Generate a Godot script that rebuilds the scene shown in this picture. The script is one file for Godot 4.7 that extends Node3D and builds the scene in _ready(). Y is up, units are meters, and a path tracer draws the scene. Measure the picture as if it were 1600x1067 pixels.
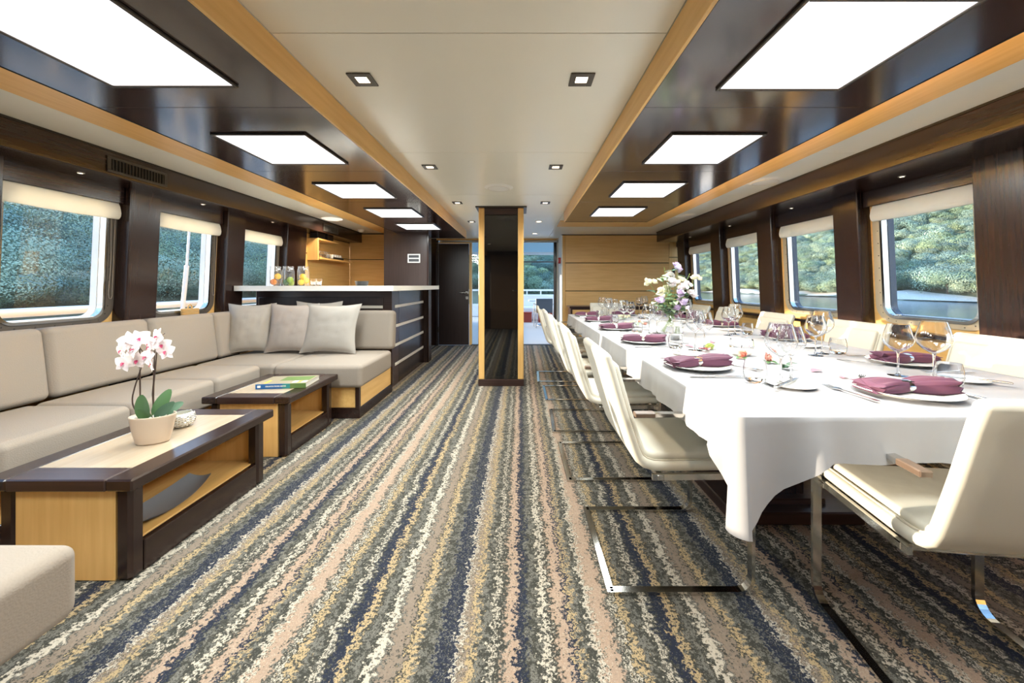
extends Node3D
# A yacht saloon: lounge and bar on one side, a laid dining table on the other.
# Units are metres, y up, the camera looks along -z; d below means distance ahead of the camera (z = -d).

class MB:
	# collects triangles with their own normals, then becomes one mesh
	var v := PackedVector3Array()
	var n := PackedVector3Array()
	var uv := PackedVector2Array()
	var ix := PackedInt32Array()
	var xf := Transform3D()

	func vert(p: Vector3, nn: Vector3, t := Vector2.ZERO) -> int:
		v.append(xf * p)
		n.append((xf.basis * nn).normalized())
		uv.append(t)
		return v.size() - 1

	func face(a: int, b: int, c: int, out: Vector3) -> void:
		var nn := (v[b] - v[a]).cross(v[c] - v[a])
		if nn.dot(xf.basis * out) > 0.0:
			ix.append_array(PackedInt32Array([a, c, b]))
		else:
			ix.append_array(PackedInt32Array([a, b, c]))

	func tri(a: Vector3, b: Vector3, c: Vector3, out: Vector3) -> void:
		var nn := (b - a).cross(c - a)
		if nn.length_squared() < 1e-16:
			return
		nn = nn.normalized()
		if nn.dot(out) < 0.0:
			nn = -nn
		var i := vert(a, nn)
		vert(b, nn)
		vert(c, nn)
		face(i, i + 1, i + 2, nn)

	func quad(a: Vector3, b: Vector3, c: Vector3, d: Vector3, out: Vector3) -> void:
		var nn := (c - a).cross(d - b)
		if nn.length_squared() < 1e-16:
			return
		nn = nn.normalized()
		if nn.dot(out) < 0.0:
			nn = -nn
		var i := vert(a, nn, Vector2(0, 0))
		vert(b, nn, Vector2(1, 0))
		vert(c, nn, Vector2(1, 1))
		vert(d, nn, Vector2(0, 1))
		face(i, i + 1, i + 2, nn)
		face(i, i + 2, i + 3, nn)

	# smooth sheet through rows of points; wrap joins the last column to the first
	func grid(rows: Array, wrap := false, hint = null, flip := false) -> void:
		var nr := rows.size()
		var nc: int = rows[0].size()
		var acc := PackedVector3Array()
		acc.resize(nr * nc)
		var mid := Vector3.ZERO
		for r in nr:
			for c in nc:
				mid += rows[r][c]
		mid /= float(nr * nc)
		var quads := []
		var sign_sum := 0.0
		var last := nc if wrap else nc - 1
		for r in nr - 1:
			for c in last:
				var c2 := (c + 1) % nc
				var a: Vector3 = rows[r][c]
				var b: Vector3 = rows[r][c2]
				var e: Vector3 = rows[r + 1][c2]
				var f: Vector3 = rows[r + 1][c]
				var nn := (e - a).cross(f - b)
				acc[r * nc + c] += nn
				acc[r * nc + c2] += nn
				acc[(r + 1) * nc + c2] += nn
				acc[(r + 1) * nc + c] += nn
				var m := (a + b + e + f) * 0.25
				sign_sum += nn.dot(hint if hint is Vector3 else (m - mid))
		var s := 1.0 if sign_sum >= 0.0 else -1.0
		if flip:
			s = -s
		var base := v.size()
		for r in nr:
			for c in nc:
				var q := acc[r * nc + c] * s
				if q.length_squared() < 1e-20:
					q = Vector3.UP
				vert(rows[r][c], q.normalized(), Vector2(float(c) / maxf(1.0, nc - 1.0), float(r) / maxf(1.0, nr - 1.0)))
		for r in nr - 1:
			for c in last:
				var c2 := (c + 1) % nc
				var a := base + r * nc + c
				var b := base + r * nc + c2
				var e := base + (r + 1) * nc + c2
				var f := base + (r + 1) * nc + c
				if s > 0.0:
					ix.append_array(PackedInt32Array([a, e, b, a, f, e]))
				else:
					ix.append_array(PackedInt32Array([a, b, e, a, e, f]))

	# box with chamfered edges
	func box(c: Vector3, size: Vector3, bev := 0.0, bs := Basis()) -> void:
		var h := size * 0.5
		bev = minf(bev, minf(h.x, minf(h.y, h.z)) * 0.9)
		if bev <= 0.0:
			for ax in 3:
				for s in [-1.0, 1.0]:
					var o := Vector3.ZERO
					o[ax] = s
					var u := Vector3.ZERO
					u[(ax + 1) % 3] = h[(ax + 1) % 3]
					var w := Vector3.ZERO
					w[(ax + 2) % 3] = h[(ax + 2) % 3]
					var k := o * h
					quad(c + bs * (k - u - w), c + bs * (k + u - w), c + bs * (k + u + w), c + bs * (k - u + w), bs * o)
			return
		for ax in 3:
			var bx := (ax + 1) % 3
			var cx := (ax + 2) % 3
			for s in [-1.0, 1.0]:
				var o := Vector3.ZERO
				o[ax] = s
				var pts := []
				for q in [[-1, -1], [1, -1], [1, 1], [-1, 1]]:
					var p := Vector3.ZERO
					p[ax] = s * h[ax]
					p[bx] = q[0] * (h[bx] - bev)
					p[cx] = q[1] * (h[cx] - bev)
					pts.append(c + bs * p)
				quad(pts[0], pts[1], pts[2], pts[3], bs * o)
			# edges that run along ax
			for s1 in [-1.0, 1.0]:
				for s2 in [-1.0, 1.0]:
					var pe := []
					for e in [-1.0, 1.0]:
						var p1 := Vector3.ZERO
						p1[ax] = e * (h[ax] - bev)
						p1[bx] = s1 * h[bx]
						p1[cx] = s2 * (h[cx] - bev)
						var p2 := p1
						p2[bx] = s1 * (h[bx] - bev)
						p2[cx] = s2 * h[cx]
						pe.append(c + bs * p1)
						pe.append(c + bs * p2)
					var oo := Vector3.ZERO
					oo[bx] = s1
					oo[cx] = s2
					quad(pe[0], pe[1], pe[3], pe[2], bs * oo)
		for sx in [-1.0, 1.0]:
			for sy in [-1.0, 1.0]:
				for sz in [-1.0, 1.0]:
					var sg := Vector3(sx, sy, sz)
					var k := sg * (h - Vector3.ONE * bev)
					tri(c + bs * (k + Vector3(sx * bev, 0, 0)), c + bs * (k + Vector3(0, sy * bev, 0)), c + bs * (k + Vector3(0, 0, sz * bev)), bs * sg)

	static func ticks(h: float, r: float, m: int) -> PackedFloat32Array:
		var t := PackedFloat32Array()
		for i in 4:
			t.append(-h + r * i / 4.0)
		for i in m + 1:
			t.append(lerpf(-h + r, h - r, float(i) / m))
		for i in 4:
			t.append(h - r + r * (i + 1) / 4.0)
		return t

	# box with rounded edges and, with puff, swollen faces
	func rbox(c: Vector3, size: Vector3, r: float, puff := Vector3.ZERO, bs := Basis(), m := 4) -> void:
		var h := size * 0.5
		r = minf(r, minf(h.x, minf(h.y, h.z)) * 0.98)
		for ax in 3:
			var bx := (ax + 1) % 3
			var cx := (ax + 2) % 3
			var tb := ticks(h[bx], r, m)
			var tc := ticks(h[cx], r, m)
			for s in [-1.0, 1.0]:
				var base := v.size()
				for i in tb.size():
					for j in tc.size():
						var p := Vector3.ZERO
						p[ax] = s * h[ax]
						p[bx] = tb[i]
						p[cx] = tc[j]
						var q := p.clamp(-h + Vector3.ONE * r, h - Vector3.ONE * r)
						var dir := (p - q).normalized()
						var w := q + dir * r
						var pu := puff[ax]
						var nn := dir
						if pu != 0.0:
							var fb := 1.0 - pow(tb[i] / h[bx], 2.0)
							var fc := 1.0 - pow(tc[j] / h[cx], 2.0)
							w[ax] += s * pu * fb * fc
							nn[bx] += pu * 2.0 * tb[i] / (h[bx] * h[bx]) * fc
							nn[cx] += pu * 2.0 * tc[j] / (h[cx] * h[cx]) * fb
						vert(c + bs * w, bs * nn.normalized())
				var o := Vector3.ZERO
				o[ax] = s
				for i in tb.size() - 1:
					for j in tc.size() - 1:
						var a := base + i * tc.size() + j
						face(a, a + tc.size(), a + tc.size() + 1, bs * o)
						face(a, a + tc.size() + 1, a + 1, bs * o)

	func lathe(c: Vector3, prof: Array, seg := 24, sx := 1.0, sz := 1.0, flip := false) -> void:
		var rows := []
		for p in prof:
			var row := PackedVector3Array()
			for k in seg:
				var a := TAU * k / seg
				row.append(c + Vector3(cos(a) * p[0] * sx, p[1], sin(a) * p[0] * sz))
			rows.append(row)
		grid(rows, true, null, flip)

	func tube(path: Array, r0: float, r1 := -1.0, seg := 8) -> void:
		if r1 < 0.0:
			r1 = r0
		var rows := []
		var side := Vector3.ZERO
		var np := path.size()
		for i in np:
			var t: Vector3 = (path[mini(i + 1, np - 1)] - path[maxi(i - 1, 0)]).normalized()
			if side == Vector3.ZERO:
				side = t.cross(Vector3.UP if absf(t.y) < 0.9 else Vector3.RIGHT).normalized()
			side = (side - t * side.dot(t)).normalized()
			var other := t.cross(side)
			var rr := lerpf(r0, r1, float(i) / maxf(1.0, np - 1.0))
			if i == 0:
				var cap := PackedVector3Array()
				for k in seg:
					cap.append(path[0])
				rows.append(cap)
			var row := PackedVector3Array()
			for k in seg:
				var a := TAU * k / seg
				row.append(path[i] + side * cos(a) * rr + other * sin(a) * rr)
			rows.append(row)
			if i == np - 1:
				var cap2 := PackedVector3Array()
				for k in seg:
					cap2.append(path[i])
				rows.append(cap2)
		# outward: along each row's own centre line
		var before := n.size()
		grid(rows, true, null)
		var good := 0.0
		for i in range(1, rows.size() - 1):
			good += n[before + i * seg].dot((xf.basis * (rows[i][0] - path[clampi(i - 1, 0, np - 1)])).normalized())
		if good < 0.0:
			for i in range(before, n.size()):
				n[i] = -n[i]

	# flat bar with a rectangular section swept along a path; w across the given axis, t in the plane of the path
	func bar(path: Array, axis: Vector3, w: float, t: float) -> void:
		var np := path.size()
		var secs := []
		for i in np:
			var tg: Vector3 = (path[mini(i + 1, np - 1)] - path[maxi(i - 1, 0)]).normalized()
			var nn := axis.cross(tg).normalized()
			var p: Vector3 = path[i]
			secs.append([p + nn * t * 0.5 + axis * w * 0.5, p + nn * t * 0.5 - axis * w * 0.5, p - nn * t * 0.5 - axis * w * 0.5, p - nn * t * 0.5 + axis * w * 0.5])
		for i in np - 1:
			var m: Vector3 = (path[i] + path[i + 1]) * 0.5
			for k in 4:
				var k2 := (k + 1) % 4
				var a: Vector3 = secs[i][k]
				var b: Vector3 = secs[i][k2]
				var c: Vector3 = secs[i + 1][k2]
				var d: Vector3 = secs[i + 1][k]
				quad(a, b, c, d, (a + b + c + d) * 0.25 - m)
		quad(secs[0][0], secs[0][1], secs[0][2], secs[0][3], path[0] - path[1])
		quad(secs[np - 1][0], secs[np - 1][1], secs[np - 1][2], secs[np - 1][3], path[np - 1] - path[np - 2])

	# outline in x/y pushed along z by th, then put in place by bs and c
	func slab(poly: PackedVector2Array, th: float, c: Vector3, bs := Basis()) -> void:
		var ids := Geometry2D.triangulate_polygon(poly)
		var mid := Vector2.ZERO
		for p in poly:
			mid += p
		mid /= poly.size()
		for s in [-0.5, 0.5]:
			for k in range(0, ids.size(), 3):
				var q := []
				for j in 3:
					var p := poly[ids[k + j]]
					q.append(c + bs * Vector3(p.x, p.y, s * th))
				tri(q[0], q[1], q[2], bs * Vector3(0, 0, s))
		var cw := Geometry2D.is_polygon_clockwise(poly)
		for k in poly.size():
			var a := poly[k]
			var b := poly[(k + 1) % poly.size()]
			var e := b - a
			var o := Vector3(e.y, -e.x, 0) * (-1.0 if cw else 1.0)
			quad(c + bs * Vector3(a.x, a.y, -th / 2), c + bs * Vector3(b.x, b.y, -th / 2), c + bs * Vector3(b.x, b.y, th / 2), c + bs * Vector3(a.x, a.y, th / 2), bs * o)

	func mesh() -> ArrayMesh:
		var arr := []
		arr.resize(Mesh.ARRAY_MAX)
		arr[Mesh.ARRAY_VERTEX] = v
		arr[Mesh.ARRAY_NORMAL] = n
		arr[Mesh.ARRAY_TEX_UV] = uv
		arr[Mesh.ARRAY_INDEX] = ix
		var m := ArrayMesh.new()
		m.add_surface_from_arrays(Mesh.PRIMITIVE_TRIANGLES, arr)
		return m


const F := 600.0          # focal length in pixels of the 1600 x 1067 frame
const EYE := 1.12         # height of the lens
const CEIL := 2.0         # ceiling height
var M := {}               # materials
var used := {}            # names taken at top level
var rng := RandomNumberGenerator.new()


func P(x: float, y: float, d: float) -> Vector3:
	return Vector3(x, y, -d)


func numbered(called: String) -> String:
	if not used.has(called):
		used[called] = 0
		return called
	used[called] += 1
	return "%s_%03d" % [called, used[called]]


func tag(o: Node, label: String, category: String, group := "") -> Node:
	o.set_meta("label", label)
	o.set_meta("category", category)
	if group != "":
		o.set_meta("group", group)
	return o


func thing(called: String, label: String, category: String, at := Vector3.ZERO, turn := 0.0, group := "") -> Node3D:
	var o := Node3D.new()
	o.name = numbered(called)
	add_child(o)
	o.position = at
	o.rotation.y = turn
	tag(o, label, category, group)
	return o


func struct(called: String) -> Node3D:
	var o := Node3D.new()
	o.name = called
	add_child(o)
	o.set_meta("kind", "structure")
	return o


func part(parent: Node, called: String, mb, m: Material) -> MeshInstance3D:
	var o := MeshInstance3D.new()
	o.name = called
	o.mesh = mb.mesh() if mb is MB else mb
	o.mesh.surface_set_material(0, m)
	parent.add_child(o, true)
	return o


# the same mesh with another material without touching the first
func piece(parent: Node, called: String, mesh: Mesh, m: Material, at := Vector3.ZERO) -> MeshInstance3D:
	var o := MeshInstance3D.new()
	o.name = called
	o.mesh = mesh
	o.material_override = m
	parent.add_child(o, true)
	o.position = at
	return o


func copy(o: Node3D, at: Vector3, turn := 0.0, label := "", group := "") -> Node3D:
	var c := o.duplicate()
	c.name = numbered(String(o.name).rstrip("0123456789").trim_suffix("_"))
	add_child(c)
	c.position = at
	c.rotation.y = turn
	if label != "":
		c.set_meta("label", label)
	if group != "":
		c.set_meta("group", group)
	return c


func boxp(parent: Node, called: String, c: Vector3, s: Vector3, m: Material, bev := 0.004) -> MeshInstance3D:
	var b := MB.new()
	b.box(c, s, bev)
	return part(parent, called, b, m)


# a box given by its limits in x, y and d
func slabp(parent: Node, called: String, x0: float, x1: float, y0: float, y1: float, d0: float, d1: float, m: Material, bev := 0.003) -> MeshInstance3D:
	return boxp(parent, called, Vector3((x0 + x1) / 2, (y0 + y1) / 2, -(d0 + d1) / 2), Vector3(absf(x1 - x0), absf(y1 - y0), absf(d1 - d0)), m, bev)


# ---------------------------------------------------------------- all together

const PANEL_ENERGY := 1.15

func _ready() -> void:
	# camera: level, looking along -z, lens shifted so that the vanishing point lies at pixel (814, 446)
	var cam := Camera3D.new()
	cam.name = "camera"
	cam.projection = Camera3D.PROJECTION_FRUSTUM
	cam.near = 0.05
	cam.far = 2000.0
	cam.size = 0.05 * 1067.0 / F
	cam.frustum_offset = Vector2(0.05 * (800.0 - 814.0) / F, 0.05 * (446.0 - 533.5) / F)
	add_child(cam)
	cam.position = Vector3(0, EYE, 0)
	cam.current = true
	# sky, exposure
	var we := WorldEnvironment.new()
	we.name = "world"
	var env := Environment.new()
	env.background_mode = Environment.BG_SKY
	var sm := ProceduralSkyMaterial.new()
	sm.sky_top_color = c8(120, 165, 215)
	sm.sky_horizon_color = c8(222, 232, 240)
	sm.ground_bottom_color = c8(120, 135, 140)
	sm.ground_horizon_color = c8(200, 212, 218)
	sm.sky_energy_multiplier = 1.38
	sm.sun_angle_max = 12.0
	var sky := Sky.new()
	sky.sky_material = sm
	env.sky = sky
	env.tonemap_mode = Environment.TONE_MAPPER_LINEAR
	env.tonemap_exposure = 1.9
	env.sdfgi_enabled = true
	env.ssao_enabled = true
	env.ssil_enabled = true
	we.environment = env
	add_child(we)
	# low sun through the sofa windows
	var sun := DirectionalLight3D.new()
	sun.name = "sun"
	sun.light_color = c8(255, 240, 216)
	sun.light_energy = 2.0
	sun.light_angular_distance = 0.53
	sun.shadow_enabled = true
	add_child(sun)
	sun.basis = Basis.looking_at(Vector3(1.0, -0.13, 0.08).normalized(), Vector3.UP)
	make_materials()
	mat("beech_arm", c8(98, 80, 66), 0.35)
	make_floor()
	make_ceiling()
	make_coffer("trim_1", -0.874, -1.81, 6.16)
	make_coffer("trim_2", 0.512, 1.505, 4.59)
	make_walls()
	make_lamps()
	make_ceiling_fittings()
	make_blinds()
	make_sofa()
	make_pillows()
	make_tables()
	make_bar()
	make_bar_things()
	make_dining_table()
	make_chairs()
	make_settings()
	make_centrepieces()
	make_outside()


# ---------------------------------------------------------------- materials

func noise_tex(a: Color, b: Color, freq: float, sd: int, oct := 4, size := 256, ridged := false) -> ImageTexture:
	var nz := FastNoiseLite.new()
	nz.seed = sd
	nz.frequency = freq
	nz.fractal_octaves = oct
	nz.fractal_type = FastNoiseLite.FRACTAL_RIDGED if ridged else FastNoiseLite.FRACTAL_FBM
	var im := nz.get_seamless_image(size, size)
	var src := im.get_data()
	var px := PackedByteArray()
	px.resize(size * size * 3)
	for i in size * size:
		var c := a.lerp(b, src[i] / 255.0)
		px[i * 3] = c.r8
		px[i * 3 + 1] = c.g8
		px[i * 3 + 2] = c.b8
	return ImageTexture.create_from_image(Image.create_from_data(size, size, false, Image.FORMAT_RGB8, px))


func bump_tex(freq: float, sd: int, strength: float, size := 256) -> ImageTexture:
	var nz := FastNoiseLite.new()
	nz.seed = sd
	nz.frequency = freq
	nz.fractal_octaves = 3
	var im := nz.get_seamless_image(size, size)
	im.convert(Image.FORMAT_RGBA8)
	im.bump_map_to_normal_map(strength)
	return ImageTexture.create_from_image(im)


func mat(called: String, c: Color, rough: float, metal := 0.0) -> StandardMaterial3D:
	var m := StandardMaterial3D.new()
	m.resource_name = called
	m.albedo_color = c
	m.roughness = rough
	m.metallic = metal
	M[called] = m
	return m


func grain(called: String, a: Color, b: Color, rough: float, scale: Vector3, sd: int, freq := 0.02) -> StandardMaterial3D:
	var m := mat(called, Color.WHITE, rough)
	m.albedo_texture = noise_tex(a, b, freq, sd, 5)
	m.uv1_triplanar = true
	m.uv1_world_triplanar = true
	m.uv1_scale = scale
	return m


func c8(r: int, g: int, b: int) -> Color:
	return Color8(r, g, b)


func glass(called: String, c: Color, alpha: float) -> StandardMaterial3D:
	var m := mat(called, Color(c.r, c.g, c.b, alpha), 0.02)
	m.transparency = BaseMaterial3D.TRANSPARENCY_ALPHA
	return m


func glow(called: String, c: Color, energy: float) -> StandardMaterial3D:
	var m := mat(called, c, 0.5)
	m.emission_enabled = true
	m.emission = c
	m.emission_energy_multiplier = energy
	return m


func make_materials() -> void:
	# woods: along y, along z and along x
	grain("beech_up", c8(224, 176, 104), c8(238, 194, 124), 0.36, Vector3(5, 0.35, 5), 3)
	grain("beech_along", c8(224, 176, 104), c8(238, 194, 124), 0.36, Vector3(5, 5, 0.35), 4)
	grain("beech_across", c8(222, 176, 110), c8(236, 194, 130), 0.36, Vector3(0.35, 5, 5), 5)
	grain("maple_top", c8(174, 155, 131), c8(186, 168, 144), 0.22, Vector3(5, 5, 0.4), 6)
	grain("wenge_up", c8(39, 26, 23), c8(50, 34, 29), 0.22, Vector3(7, 0.3, 7), 7)
	grain("wenge_along", c8(39, 26, 23), c8(50, 34, 29), 0.22, Vector3(7, 7, 0.3), 8)
	grain("wenge_across", c8(46, 31, 28), c8(68, 48, 43), 0.28, Vector3(0.3, 7, 7), 9)
	grain("lacquer", c8(42, 30, 28), c8(56, 40, 37), 0.16, Vector3(6, 6, 0.3), 10)
	M.lacquer.clearcoat_enabled = true
	M.lacquer.clearcoat = 0.6
	M.lacquer.clearcoat_roughness = 0.12
	grain("brown_door", c8(104, 76, 50), c8(122, 92, 62), 0.4, Vector3(7, 0.3, 7), 12)
	grain("dark_door", c8(44, 33, 31), c8(56, 43, 40), 0.34, Vector3(7, 0.3, 7), 11)
	mat("black_gap", c8(14, 11, 10), 0.6)
	mat("black_plastic", c8(28, 27, 27), 0.45)
	mat("ceiling_cream", c8(238, 235, 222), 0.3)
	mat("white_paint", c8(236, 234, 228), 0.4)
	mat("white_stone", c8(238, 236, 230), 0.16)
	mat("light_strip", c8(222, 216, 204), 0.3)
	mat("chrome", c8(205, 203, 198), 0.14, 1.0)
	mat("steel", c8(178, 176, 172), 0.26, 1.0)
	mat("dark_steel", c8(92, 86, 80), 0.38, 1.0)
	mat("frame_grey", c8(104, 95, 86), 0.4, 0.3)
	mat("frame_beige", c8(196, 182, 156), 0.4, 0.2)
	mat("frame_sky_reflection", c8(62, 72, 86), 0.25, 0.2)  # sky reflection painted in as dark blue on the dining-side outer frames
	mat("grille_grey", c8(58, 55, 52), 0.5)
	mat("slot_shade_black", c8(6, 6, 6), 0.9)  # painted shade between the slats of the air grilles
	mat("silver", c8(214, 210, 204), 0.2, 1.0)
	var black := mat("black_glass", c8(10, 9, 9), 0.03)
	black.metallic_specular = 0.7
	# cloth
	var weave := bump_tex(0.18, 21, 3.0)
	for w in [["sofa", c8(150, 139, 127), 0.9], ["pillow", c8(163, 156, 147), 0.92], ["pillow_rose", c8(161, 151, 143), 0.92]]:
		var m := mat(w[0], w[1], w[2])
		m.normal_enabled = true
		m.normal_texture = weave
		m.normal_scale = 0.25
		m.uv1_triplanar = true
		m.uv1_scale = Vector3(3, 3, 3)
	var wrinkle := bump_tex(0.03, 22, 4.0)
	var lea := mat("leather", c8(210, 205, 190), 0.42)
	lea.normal_enabled = true
	lea.normal_texture = wrinkle
	lea.normal_scale = 0.06
	lea.uv1_triplanar = true
	lea.uv1_scale = Vector3(2.5, 2.5, 2.5)
	mat("leather_seam", c8(196, 188, 170), 0.5)
	var lin := mat("linen", c8(160, 159, 161), 0.8)
	lin.normal_enabled = true
	lin.normal_texture = wrinkle
	lin.normal_scale = 0.08
	lin.uv1_triplanar = true
	lin.uv1_scale = Vector3(1.2, 1.2, 1.2)
	mat("plum", c8(86, 42, 64), 0.7)
	M.plum.rim_enabled = true
	M.plum.rim = 0.4
	var bl := mat("blind", c8(250, 246, 236), 0.85)
	bl.backlight_enabled = true
	bl.backlight = Color(0.8, 0.79, 0.74)
	mat("porcelain", c8(226, 224, 219), 0.15)
	mat("pot_clay", c8(205, 184, 162), 0.5)
	mat("soil", c8(84, 66, 54), 0.95)
	mat("bead_cord", c8(150, 140, 130), 0.5)
	# glass
	glass("pane", c8(225, 238, 238), 0.03)
	glass("stemware", c8(250, 250, 250), 0.0)
	M.stemware.refraction_enabled = true
	M.stemware.refraction_scale = 0.045
	glass("jar_glass", c8(235, 240, 240), 0.03)
	var water := mat("drink", Color(0.97, 0.98, 0.95, 0.2), 0.05)
	water.transparency = BaseMaterial3D.TRANSPARENCY_ALPHA
	# lamps
	glow("panel_glow", c8(250, 249, 255), 1.15)
	glow("lamp_glow", c8(255, 236, 205), 4.0)
	glow("fill_glow", c8(255, 246, 230), 0.45)  # glow added to a loudspeaker disc, no lamp of the saloon
	glow("strip_glow", c8(255, 190, 70), 2.2)
	# plants
	for w in [["leaf_green", c8(62, 104, 50)], ["leaf_deep", c8(52, 92, 62)], ["leaf_pale", c8(146, 168, 128)], ["leaf_yellow", c8(178, 190, 96)], ["stem_brown", c8(70, 52, 42)], ["stem_green", c8(128, 150, 70)], ["petal_white", c8(246, 236, 236)], ["petal_cream", c8(240, 234, 206)], ["petal_lilac", c8(206, 186, 216)], ["petal_pink", c8(232, 128, 142)], ["orchid_lip", c8(196, 58, 104)], ["rose_peach", c8(238, 178, 160)]]:
		var m := mat(w[0], w[1], 0.6)
		m.backlight_enabled = true
		m.backlight = Color(0.35, 0.35, 0.35)
	mat("orange_peel", c8(240, 140, 30), 0.45)
	mat("lemon_peel", c8(246, 196, 30), 0.45)
	mat("lime_peel", c8(150, 180, 50), 0.45)
	mat("wicker", c8(196, 160, 104), 0.8)
	mat("red_box", c8(170, 30, 28), 0.45)
	mat("book_blue", c8(30, 92, 150), 0.4)
	mat("book_teal", c8(40, 130, 128), 0.4)
	mat("book_cover", c8(150, 140, 118), 0.4)
	mat("book_green", c8(96, 122, 62), 0.5)
	mat("book_yellow", c8(226, 200, 70), 0.5)
	mat("paper", c8(236, 232, 222), 0.9)
	mat("mosaic", c8(224, 222, 212), 0.25, 0.3)
	mat("tray_dark", c8(74, 76, 80), 0.3, 0.4)
	mat("tray_steel", c8(150, 153, 158), 0.36)
	# outside
	mat("deck_grey", c8(196, 190, 184), 0.7)
	mat("gel_white", c8(240, 240, 238), 0.35)
	mat("teak", c8(150, 100, 66), 0.7)
	mat("rust_red", c8(158, 62, 46), 0.6)
	mat("mesh_grey", c8(86, 86, 88), 0.7)
	mat("awning", c8(150, 190, 205), 0.4)
	var sea := mat("sea", c8(24, 88, 104), 0.08)
	sea.normal_enabled = true
	sea.normal_texture = bump_tex(0.05, 31, 6.0)
	sea.normal_scale = 0.06
	sea.metallic_specular = 0.35
	sea.uv1_triplanar = true
	sea.uv1_world_triplanar = true
	sea.uv1_scale = Vector3(0.12, 0.12, 0.12)
	grain("beach", c8(196, 186, 172), c8(226, 218, 206), 0.95, Vector3(0.3, 0.3, 0.3), 33)
	grain("hill_soil", c8(98, 106, 84), c8(130, 134, 112), 1.0, Vector3(0.05, 0.05, 0.05), 34)
	var fol := mat("foliage", Color.WHITE, 0.9)
	fol.vertex_color_use_as_albedo = true
	fol.backlight_enabled = true
	fol.backlight = Color(0.5, 0.5, 0.5)
	mat("bark", c8(96, 80, 68), 0.95)
	make_carpet()


# stripes of the broadloom: [width in the photo's pixels, colour index]
func make_carpet() -> void:
	var pal := [c8(22, 29, 46), c8(50, 50, 44), c8(103, 101, 94), c8(176, 168, 153), c8(162, 142, 108), c8(154, 133, 115), c8(124, 111, 98)]
	var seq := [[15, 0], [6, 1], [12, 2], [9, 1], [14, 3], [11, 1], [22, 5], [8, 0], [10, 4], [11, 2], [11, 1], [10, 3], [32, 5], [6, 2], [4, 1], [9, 3], [5, 1], [13, 4], [4, 1], [11, 2], [13, 1], [10, 3], [5, 2], [5, 1], [20, 0], [14, 4], [9, 1], [13, 2], [8, 1], [17, 3], [7, 2], [26, 6], [5, 1], [14, 4], [10, 2], [13, 1], [11, 2], [14, 0], [4, 2], [13, 0], [10, 3], [12, 6], [12, 4], [13, 2], [12, 1], [9, 3], [12, 1], [3, 2], [21, 5]]
	var w := 512
	var h := 1536
	var total := 0.0
	for s in seq:
		total += s[0]
	var lut := PackedByteArray()
	lut.resize(w)
	var acc := 0.0
	var k := 0
	for i in w:
		var u := total * (i + 0.5) / w
		while k < seq.size() - 1 and u > acc + seq[k][0]:
			acc += seq[k][0]
			k += 1
		lut[i] = seq[k][1]
	var nz := FastNoiseLite.new()
	nz.seed = 5
	nz.frequency = 1.0
	nz.fractal_octaves = 3
	var fz := FastNoiseLite.new()
	fz.seed = 17
	fz.frequency = 0.11
	fz.fractal_octaves = 2
	var fringe := fz.get_seamless_image(w, h).get_data()
	fz.seed = 18
	fz.frequency = 0.05
	var patch := fz.get_seamless_image(w, h).get_data()
	var r2 := RandomNumberGenerator.new()
	r2.seed = 99
	var px := PackedByteArray()
	px.resize(w * h * 3)
	# wander of the edges: coarse along the stripe, different for every hand's width across it
	var cols := 128
	for y in h:
		var a := TAU * y / h
		var ca := cos(a)
		var sa := sin(a)
		var wander := PackedFloat32Array()
		for j in cols:
			var xx := j * 0.115
			var slow := nz.get_noise_3d(xx * 0.35, ca * 5.0, sa * 5.0 + 40.0)
			var fast := nz.get_noise_3d(xx * 1.6 + 50.0, ca * 26.0, sa * 26.0)
			wander.append(slow * 10.0 + fast * 8.0)
		for j in 10:      # the two sides of the repeat meet
			wander[cols - 1 - j] = lerpf(wander[0], wander[cols - 1 - j], j / 10.0)
		for x in w:
			var q := x * cols / float(w)
			var j0 := int(q)
			var wv := lerpf(wander[j0], wander[(j0 + 1) % cols], q - j0)
			var jit := r2.randf() + r2.randf() - 1.0
			var u := int(x + wv + jit * 4.2 + (fringe[y * w + x] - 128) * 0.10 + 4096.0) % w
			var ci := lut[u]
			var rv := r2.randf()
			if ci == 1 or ci == 2:      # the two greys are mottled into each other
				ci = 2 if patch[y * w + x] + (40 if ci == 2 else -40) + int(jit * 40.0) > 128 else 1
			if ci > 1 and rv < 0.26 and (lut[(u + 3) % w] != ci or lut[(u + w - 3) % w] != ci):
				ci = 1
			elif ci == 0 and rv < 0.06:
				ci = 2
			elif ci == 5 and rv < 0.04:
				ci = 3
			elif ci == 2 and rv < 0.07:
				ci = 1
			elif ci == 1 and rv < 0.06:
				ci = 2
			var c: Color = pal[ci]
			var sh := 0.93 + 0.14 * r2.randf()
			var o := (y * w + x) * 3
			px[o] = clampi(int(c.r8 * sh), 0, 255)
			px[o + 1] = clampi(int(c.g8 * sh), 0, 255)
			px[o + 2] = clampi(int(c.b8 * sh), 0, 255)
	var m := mat("carpet", Color.WHITE, 0.95)
	m.albedo_texture = ImageTexture.create_from_image(Image.create_from_data(w, h, false, Image.FORMAT_RGB8, px))
	m.normal_enabled = true
	m.normal_texture = bump_tex(0.3, 77, 5.0)
	m.normal_scale = 0.15


# ---------------------------------------------------------------- the room

# left and right walls lean in towards the top; things on them are built upright in wall axes and turned
func wall_frame(side: int) -> Transform3D:
	var a := 0.046 * side
	return Transform3D(Basis(Vector3(0, 0, 1), a), Vector3(-2.945 if side < 0 else 2.665, 0, 0))


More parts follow.
